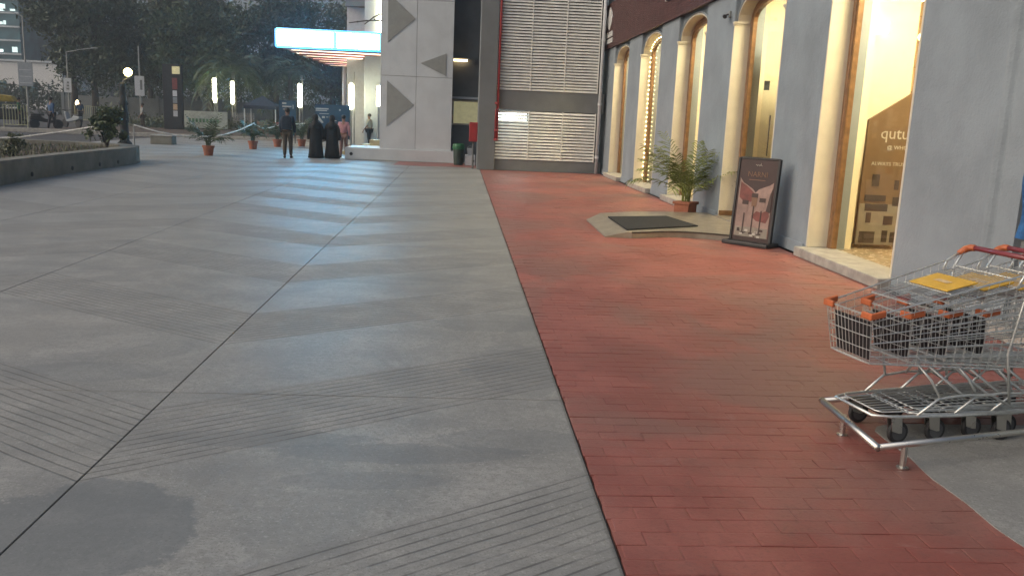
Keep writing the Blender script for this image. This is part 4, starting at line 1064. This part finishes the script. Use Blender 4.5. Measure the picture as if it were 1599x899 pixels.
ib = thing('poster_board', 'dark blue poster board with white writing behind the women in black', 'notice board', (-6.25, 43, 0))
MB().box(-.84,.84,0,.06,.35,1.98).build('board', M_board, ib, bev=.01)
for (x0,x1,z0,z1) in ((-.8,-.18,1.74,1.80),(-.8,-.25,1.66,1.71),(-.62,-.16,1.52,1.55),(-.5,-.36,1.32,1.42),(.32,.4,1.7,1.78),(-.3,-.2,1.36,1.4),(-.16,-.02,1.37,1.42),(.1,.2,1.2,1.24)): MB().box(x0,x1,-.012,-.001,z0,z1).build('printed_line', M_print_w, ib)
MB().prism([(x,-.012,z) for x, z in ((-.78,1.45),(-.70,1.48),(-.55,1.28),(-.42,1.12),(-.5,1.08),(-.72,1.28))], (0,.011,0)).build('printed_shape', M_print_w, ib)
for s in (-.7, .7): MB().box(s-.04, s+.04, .06, .12, 0, 1.9).build('leg', M_dgrey, ib)
sb_ = thing('poster_board', 'dark blue sign with small white writing behind the man with the backpack', 'notice board', (-8.6, 44, 0))
MB().box(-.42,.42,0,.06,.4,2.1).build('board', M_board, sb_, bev=.01)
for (x0,x1,z0,z1) in ((-.25,-.05,1.92,2.0),(-.25,.2,1.78,1.84),(-.22,.0,1.66,1.69),(.26,.3,1.7,1.9)): MB().box(x0,x1,-.012,-.001,z0,z1).build('printed_line', M_print_w, sb_)
for s in (-.35, .35): MB().box(s-.03, s+.03, .06, .12, 0, 2.0).build('leg', M_dgrey, sb_)
# cafe chairs and tables near the entrance
M_cred = mat('chair_red', (.26, .075, .05), .5, var=.2)
def chair(label, x, y, rz):
    t = thing('cafe_chair', label, 'chair', (x, y, 0), rz, 'red cafe chairs')
    MB().box(-.22,.22,-.22,.22,.42,.46).build('seat', M_cred, t, bev=.01); 
    for k in range(3): MB().box(-.21,.21,.19,.22,.56+k*.12,.64+k*.12).build('back_slat', M_cred, t)
    for a_ in ((-.2,-.2),(.2,-.2)): MB().tube([(*a_,0),(*a_,.42)], .018, 6).build('leg', M_cred, t)
    for a_ in ((-.2,.2),(.2,.2)): MB().tube([(*a_,0),(*a_,.92)], .018, 6).build('leg', M_cred, t)
for k, (x, y, r_) in enumerate(((-6.35,51,.4),(-5.75,52,2.2),(-6.9,52.5,4.0),(-11.6,52,.9),(-10.9,53,2.8),(-12.4,53.5,5.1))):
    chair(['cafe chair nearest the person in pink','cafe chair right of the person in pink','cafe chair behind the women in black','cafe chair in the bed left of the backpack man','cafe chair nearest the backpack man','leftmost cafe chair in the soil bed'][k], x, y, r_)
def table(label, x, y):
    t = thing('cafe_table', label, 'table', (x, y, 0), 0, 'round cafe tables'); MB().lathe([(.4,.72),(.42,.735),(.42,.75),(.4,.755)], 20).build('top', M_tan, t); MB().tube([(0,0,0),(0,0,.72)], .035, 8).build('leg', M_dgrey, t); MB().lathe([(.25,0),(.25,.02),(.05,.04)], 14).build('base', M_dgrey, t)
table('round cafe table behind the person in pink', -6.1, 51.8); table('round cafe table left of the backpack man', -11.4, 52.8)
# ramp mats lit by the entrance
rm = thing('access_ramp', 'small pale wooden ramp at the left end of the tower plinth', 'ramp', (-4.1, 34.6, 0))
MB().prism([(-.9,0,0),(.5,0,0),(.5,0,.43),(.2,0,.43)], (0,1.6,0)).build('ramp', mat('pale_wood', (.52, .42, .22), .6), rm); MB().box(.52,1.1,0,.9,0,.62).build('side_block', MATS['pale_wood'], rm, bev=.01)

# ------------------------------------------------------------------ people
def skin_mesh(name, verts, edges, radii, root=0, sub=1):
    me = bpy.data.meshes.new(name); me.from_pydata(verts, edges, []); o = bpy.data.objects.new(name, me); COL.objects.link(o)
    sk = o.modifiers.new('skin', 'SKIN'); sk.use_smooth_shade = True
    for i, r in enumerate(radii):
        rr = r if isinstance(r, tuple) else (r, r); me.skin_vertices[0].data[i].radius = rr
    me.skin_vertices[0].data[root].use_root = True
    ss = o.modifiers.new('sub', 'SUBSURF'); ss.levels = sub; ss.render_levels = sub
    dg = bpy.context.evaluated_depsgraph_get(); out_ = bpy.data.meshes.new_from_object(o.evaluated_get(dg))
    bpy.data.objects.remove(o); bpy.data.meshes.remove(me); out_.name = name
    return out_
def person(label, loc, rz, h, shirt, trousers, stride=.12, arm=(.1, .0), hair=True, backpack=None, sleeve='short', group='people on the plaza'):
    """faces +Y in local space"""
    t = thing('person', label, 'person', loc, rz, group); k = h/1.72
    J = {}; E_ = []; names = []
    def add(n, p, r, par=None):
        J[n] = len(names); names.append((tuple(c*k for c in p), tuple(c*k for c in r) if isinstance(r, tuple) else r*k))
        if par is not None: E_.append((J[par], J[n]))
    add('pelvis', (0,0,.93), (.15,.11)); add('waist', (0,0,1.08), (.135,.10), 'pelvis'); add('chest', (0,-.01,1.28), (.165,.11), 'waist'); add('neckb', (0,0,1.43), (.075,.065), 'chest')
    add('neck', (0,.005,1.50), .052, 'neckb'); add('head', (0,.015,1.60), (.078,.092), 'neck'); add('crown', (0,.01,1.685), (.062,.075), 'head'); add('nose', (0,.115,1.59), .012, 'head')
    for s, n in ((-1,'l'),(1,'r')):
        add('ear'+n, (s*.083,0,1.595), .014, 'head')
        sw = stride*s; ar = arm[0 if s < 0 else 1]
        add('hip'+n, (s*.085,0,.88), .088, 'pelvis'); add('knee'+n, (s*.095,sw*.55+.02,.49), .057, 'hip'+n); add('calf'+n, (s*.097,sw*.7-.01,.32), .052, 'knee'+n); add('ankle'+n, (s*.10,sw-.01,.085), .036, 'calf'+n); add('toe'+n, (s*.115,sw+.15,.03), .028, 'ankle'+n)
        add('sh'+n, (s*.175,-.01,1.38), .06, 'chest'); add('elb'+n, (s*.235,-sw*.4-.02,1.10), .042, 'sh'+n); add('wri'+n, (s*.25,-sw*.9+.06+ar,.87), .027, 'elb'+n); add('palm'+n, (s*.25,-sw*1.0+.08+ar,.80), (.018,.032), 'wri'+n)
        for fi in range(4): 
            yy = -sw+.06+ar+fi*.017
            add(f'f{fi}{n}', (s*.247,yy+.02,.755), .0085, 'palm'+n); add(f'g{fi}{n}', (s*.238,yy+.03,.715-.008*(fi in (1,2))), .0075, f'f{fi}{n}')
        add('th'+n, (s*.235,-sw+.125+ar,.79), .010, 'palm'+n); add('ti'+n, (s*.225,-sw+.145+ar,.755), .009, 'th'+n)
    V = [a for a, _ in names]; R_ = [b for _, b in names]
    b = mesh_part('body', skin_mesh('body', V, E_, R_), M_skin, t)
    def sub(nm, keep, m, grow, tweak=None):
        ids = [J[q] for q in keep]; mp = {i: q for q, i in enumerate(ids)}
        vs = [Vector(V[i]) for i in ids]; ed = [(mp[a], mp[c]) for a, c in E_ if a in mp and c in mp]
        rr = [tuple((q if isinstance(q, float) else 0)+grow*k for q in (R_[i] if isinstance(R_[i], tuple) else (R_[i], R_[i]))) for i in ids]
        if tweak: tweak(vs, mp)
        return mesh_part(nm, skin_mesh(nm, [tuple(v) for v in vs], ed, rr), m, t)
    up = ['chest','waist','pelvis','shl','shr','elbl','elbr'] + ([] if sleeve == 'short' else ['wril','wrir'])
    sub('shirt', up, shirt, .022); sub('trousers', ['pelvis','hipl','hipr','kneel','kneer','calfl','calfr','anklel','ankler'], trousers, .020)
    for s, n in ((-1,'l'),(1,'r')):
        a = Vector(V[J['ankle'+n]]); c = Vector(V[J['toe'+n]])
        MB().tube([(a.x, a.y-.06*k, .035*k), (a.x, a.y+.02*k, .055*k), (c.x, c.y, .035*k), (c.x, c.y+.04*k, .03*k)], [.03*k,.047*k,.042*k,.022*k], 8).build('shoe', M_hair, t, smooth=True)
    if hair: MB().ball((0,-.012*k,1.645*k), (.098*k,.108*k,.092*k), 12, 8).build('hair', M_hair, t, smooth=True)
    for s in (-1, 1): MB().ball((s*.033*k,.098*k,1.615*k), .011*k, 6, 4).build('eye', M_white, t)
    if backpack:
        mb = MB().prism([(x*k,-.13*k,z*k) for x, z in ((-.17,.98),(.17,.98),(.185,1.2),(.16,1.4),(.09,1.46),(-.09,1.46),(-.16,1.4),(-.185,1.2))], (0,-.15*k,0))
        bp = mb.build('backpack', backpack, t, bev=.04*k)
        MB().box(-.12*k,.12*k,-.30*k,-.281*k,1.02*k,1.2*k).build('pocket', backpack, bp, bev=.01)
    return t
def gowned(label, loc, rz, h, seed):
    t = thing('person', label, 'person', loc, rz, 'people on the plaza'); k = h/1.6; random.seed(seed)
    V = [(0,0,.85),(0,0,1.2),(0,0,1.33),(0,.01,1.46),(0,.01,1.55)]; R_ = [.12,.13,.05,.08,.06]; E_ = [(0,1),(1,2),(2,3),(3,4)]
    for s in (-1, 1):
        o = len(V); V += [(s*.09,0,.8),(s*.09,.02,.45),(s*.09,.0,.08),(s*.1,.13,.03),(s*.16,0,1.26),(s*.22,-.02,1.0),(s*.2,.12,.82),(s*.18,.17,.77)]; R_ += [.07,.05,.035,.025,.05,.04,.028,.025]
        E_ += [(0,o),(o,o+1),(o+1,o+2),(o+2,o+3),(1,o+4),(o+4,o+5),(o+5,o+6),(o+6,o+7)]
    mesh_part('body', skin_mesh('body', [tuple(c*k for c in v) for v in V], E_, [r*k for r in R_]), M_skin, t)
    m = mat('black_cloth', (.010, .011, .012), .8, var=.3, scale=6)
    ph = random.uniform(0, 6)
    wob = lambda a, z: 1+.05*math.sin(5*a+ph+z*2)*max(0, (1.3-z))+.035*math.sin(9*a+ph)*max(0, 1.1-z)
    MB().lathe([(.285*k,.015),(.265*k,.2*k),(.235*k,.5*k),(.225*k,.75*k),(.215*k,.95*k),(.215*k,1.12*k),(.222*k,1.22*k),(.205*k,1.275*k),(.15*k,1.315*k),(.07*k,1.35*k)], 40, sx=1, sy=.62, wob=wob).build('abaya', m, t, smooth=True)
    MB().lathe([(.17*k,1.10*k),(.165*k,1.22*k),(.13*k,1.31*k),(.088*k,1.37*k),(.094*k,1.43*k),(.105*k,1.49*k),(.10*k,1.55*k),(.07*k,1.595*k),(.02*k,1.615*k)], 20, c=(0,-.01,0), sx=1, sy=1.05, wob=lambda a, z: 1+.02*math.sin(4*a+z*9)).build('headscarf', m, t, smooth=True)
    for s in (-1, 1):
        MB().tube([(s*.17*k,0,1.245*k),(s*.235*k,-.01,1.05*k),(s*.255*k,.03*k,.86*k),(s*.25*k,.07*k,.70*k)], [.06*k,.068*k,.075*k,.07*k], 10).build('sleeve', m, t, smooth=True)
    return t
C_ = lambda n, c: mat(n, c, .8, var=.15, scale=8)
person('man in dark shirt and khaki trousers with a dark blue backpack, seen from behind', (-5.98, 30.6, 0), .05, 1.72, C_('navy_shirt', (.015, .024, .04)), C_('khaki', (.06, .048, .034)), .07, backpack=C_('navy_pack', (.010, .018, .032)), sleeve='long')
gowned('left one of the two people in long black gowns and headscarves', (-5.12, 31.2, 0), .05, 1.53, 1)
gowned('right one of the two people in long black gowns and headscarves', (-4.56, 31.3, 0), -.08, 1.52, 2)
person('person in pink shirt and dull trousers beside the black gowns', (-4.30, 32.4, 0), -.1, 1.55, C_('pink_shirt', (.38, .19, .21)), C_('dull_rose', (.16, .09, .08)), .06, sleeve='long')
person('person in dark red top and black trousers near the entrance', (-5.55, 47.6, 0), 2.8, 1.66, C_('dark_red', (.10, .025, .025)), C_('black_trousers', (.015, .015, .017)), .05, (.15, .15))
person('person in pale grey shirt half hidden by the white tower', (-4.55, 44.7-.9, 0), 1.2, 1.62, C_('pale_grey_shirt', (.32, .32, .28)), C_('black_trousers', (.015, .015, .017)), .05)
person('person in bright blue shirt and dark trousers near the left barrier', (-22.7, 50, 0), -.5, 1.78, C_('blue_shirt', (.035, .09, .19)), C_('dark_trousers', (.02, .02, .028)), .16, sleeve='long', group='people by the road')
person('person in blue by the barriers beyond the blue shirted one', (-27.9, 66, 0), .6, 1.7, C_('dull_blue', (.04, .08, .14)), C_('dark_trousers', (.02, .02, .028)), .1, group='people by the road')
person('person in green jacket by the parked scooter at far left', (-27.1, 55.5, 0), -1.3, 1.72, C_('green_jacket', (.02, .12, .05)), C_('dark_trousers', (.02, .02, .028)), .05, sleeve='long', group='people by the road')
person('person in pale top beside the dark totem sign', (-20.6, 58, 0), 2.0, 1.68, C_('pale_top', (.30, .31, .30)), C_('brown_trousers', (.06, .05, .04)), .08, group='people by the road')

# ------------------------------------------------------------------ road vehicles at the far left
M_ryel = mat('rickshaw_yellow', (.42, .30, .05), .4); M_rblk = mat('rickshaw_black', (.015, .016, .016), .5)
rk = thing('auto_rickshaw', 'three-wheeled rickshaw with yellow top at the left picture edge', 'rickshaw', (-28.2, 56, 0), .3)
MB().prism([(x,-.62,z) for x, z in ((-1.25,.35),(.6,.35),(1.1,.45),(1.2,.8),(.85,1.0),(-1.25,1.0))], (0,1.24,0)).build('body', M_rblk, rk, bev=.06)
MB().prism([(x,-.6,z) for x, z in ((-1.3,1.35),(.65,1.45),(.5,1.78),(-.1,1.86),(-1.1,1.82),(-1.35,1.6))], (0,1.2,0)).build('roof', M_ryel, rk, bev=.06)
for x, y in ((.8,-.55),(.8,.55),(-1.2,-.55),(-1.2,.55),(-.3,-.57),(-.3,.57)): MB().tube([(x,y,.95),(x-.15,y,1.5)], .03, 6).build('pillar', M_rblk, rk)
MB().add([(.98,-.5,1.0),(.98,.5,1.0),(.7,.5,1.44),(.7,-.5,1.44)], [(0,1,2,3)]).build('windscreen', M_glass, rk)
MB().box(-.9,-.4,-.5,.5,.6,.95).build('seat', M_rblk, rk, bev=.04)
for x, y in ((-.85,-.55),(-.85,.55),(1.0,0)):
    w_ = MB().lathe([(.1,-.05),(.2,-.05),(.22,-.03),(.22,.03),(.2,.05),(.1,.05)], 18).xf(Matrix.Translation((x,y,.221)) @ Matrix.Rotation(PI/2,4,'X')).build('wheel', M_rubber, rk)
    MB().lathe([(.02,-.052),(.1,-.052),(.1,.052),(.02,.052)], 12).xf(Matrix.Translation((x,y,.221)) @ Matrix.Rotation(PI/2,4,'X')).build('rim', M_pole, w_)
MB().ball((1.13,0,.72), .09, 10, 6).build('headlight', M_white, rk)
def scooter(label, loc, rz, col):
    t = thing('motor_scooter', label, 'scooter', loc, rz, 'parked scooters')
    for x in (-.62, .62):
        w_ = MB().lathe([(.14,-.05),(.25,-.05),(.28,-.02),(.28,.02),(.25,.05),(.14,.05)], 18).xf(Matrix.Translation((x,0,.281)) @ Matrix.Rotation(PI/2,4,'X')).build('wheel', M_rubber, t)
        MB().lathe([(.02,-.03),(.14,-.03),(.14,.03),(.02,.03)], 12).xf(Matrix.Translation((x,0,.281)) @ Matrix.Rotation(PI/2,4,'X')).build('rim', M_pole, w_)
    MB().prism([(x,-.14,z) for x, z in ((-.85,.55),(-.3,.42),(.25,.35),(.42,.4),(.55,.9),(.45,.98),(.3,.5),(-.1,.6),(-.3,.75),(-.85,.72))], (0,.28,0)).build('body', col, t, bev=.04)
    MB().box(-.8,-.1,-.13,.13,.74,.84).build('seat', M_rblk, t, bev=.03)
    MB().tube([(.62,0,.28),(.5,0,.95),(.46,0,1.05)], .03, 7).build('fork', M_pole, t); MB().tube([(.42,-.33,1.08),(.47,0,1.05),(.42,.33,1.08)], .018, 6).build('handlebar', M_rblk, t)
    MB().ball((.58,0,.9), .08, 10, 6).build('headlight', M_white, t)
scooter('dark scooter parked beside the left crowd barrier', (-23.7, 51.5, 0), .7, M_rblk)
scooter('pale scooter parked behind the blue shirted person', (-24.2, 56, 0), 2.6, M_bgrey)
hl = thing('amber_lamp', 'small glowing amber warning lamp above the barriers', 'lamp', (-29.6, 69.6, 0))
MB().tube([(0,0,0),(0,0,1.35)], .03, 6).build('post', M_pole, hl); MB().lathe([(.10,1.35),(.15,1.45),(.12,1.6),(.03,1.72)], 12).build('lamp', M_lampw, hl, smooth=True)

# ------------------------------------------------------------------ haze box added for lifted blacks and lamp bloom
hz = MB().box(-430, 430, -130, 630, -1.5, 36.5).build('haze', None); tag(hz, 'thin haze added over the whole place to lift blacks and spread lamp bloom', 'haze', kind='stuff')
hm = bpy.data.materials.new('haze_air'); hm.use_nodes = True; ht = NT(hm); ht.n.remove(ht.n['Principled BSDF'])
pv = ht.add('ShaderNodeVolumePrincipled'); pv.inputs['Color'].default_value = (.86, .93, 1.0, 1); pv.inputs['Density'].default_value = .0017; pv.inputs['Anisotropy'].default_value = .55
ht.l.new(pv.outputs[0], ht.n['Material Output'].inputs['Volume']); hz.data.materials.append(hm)
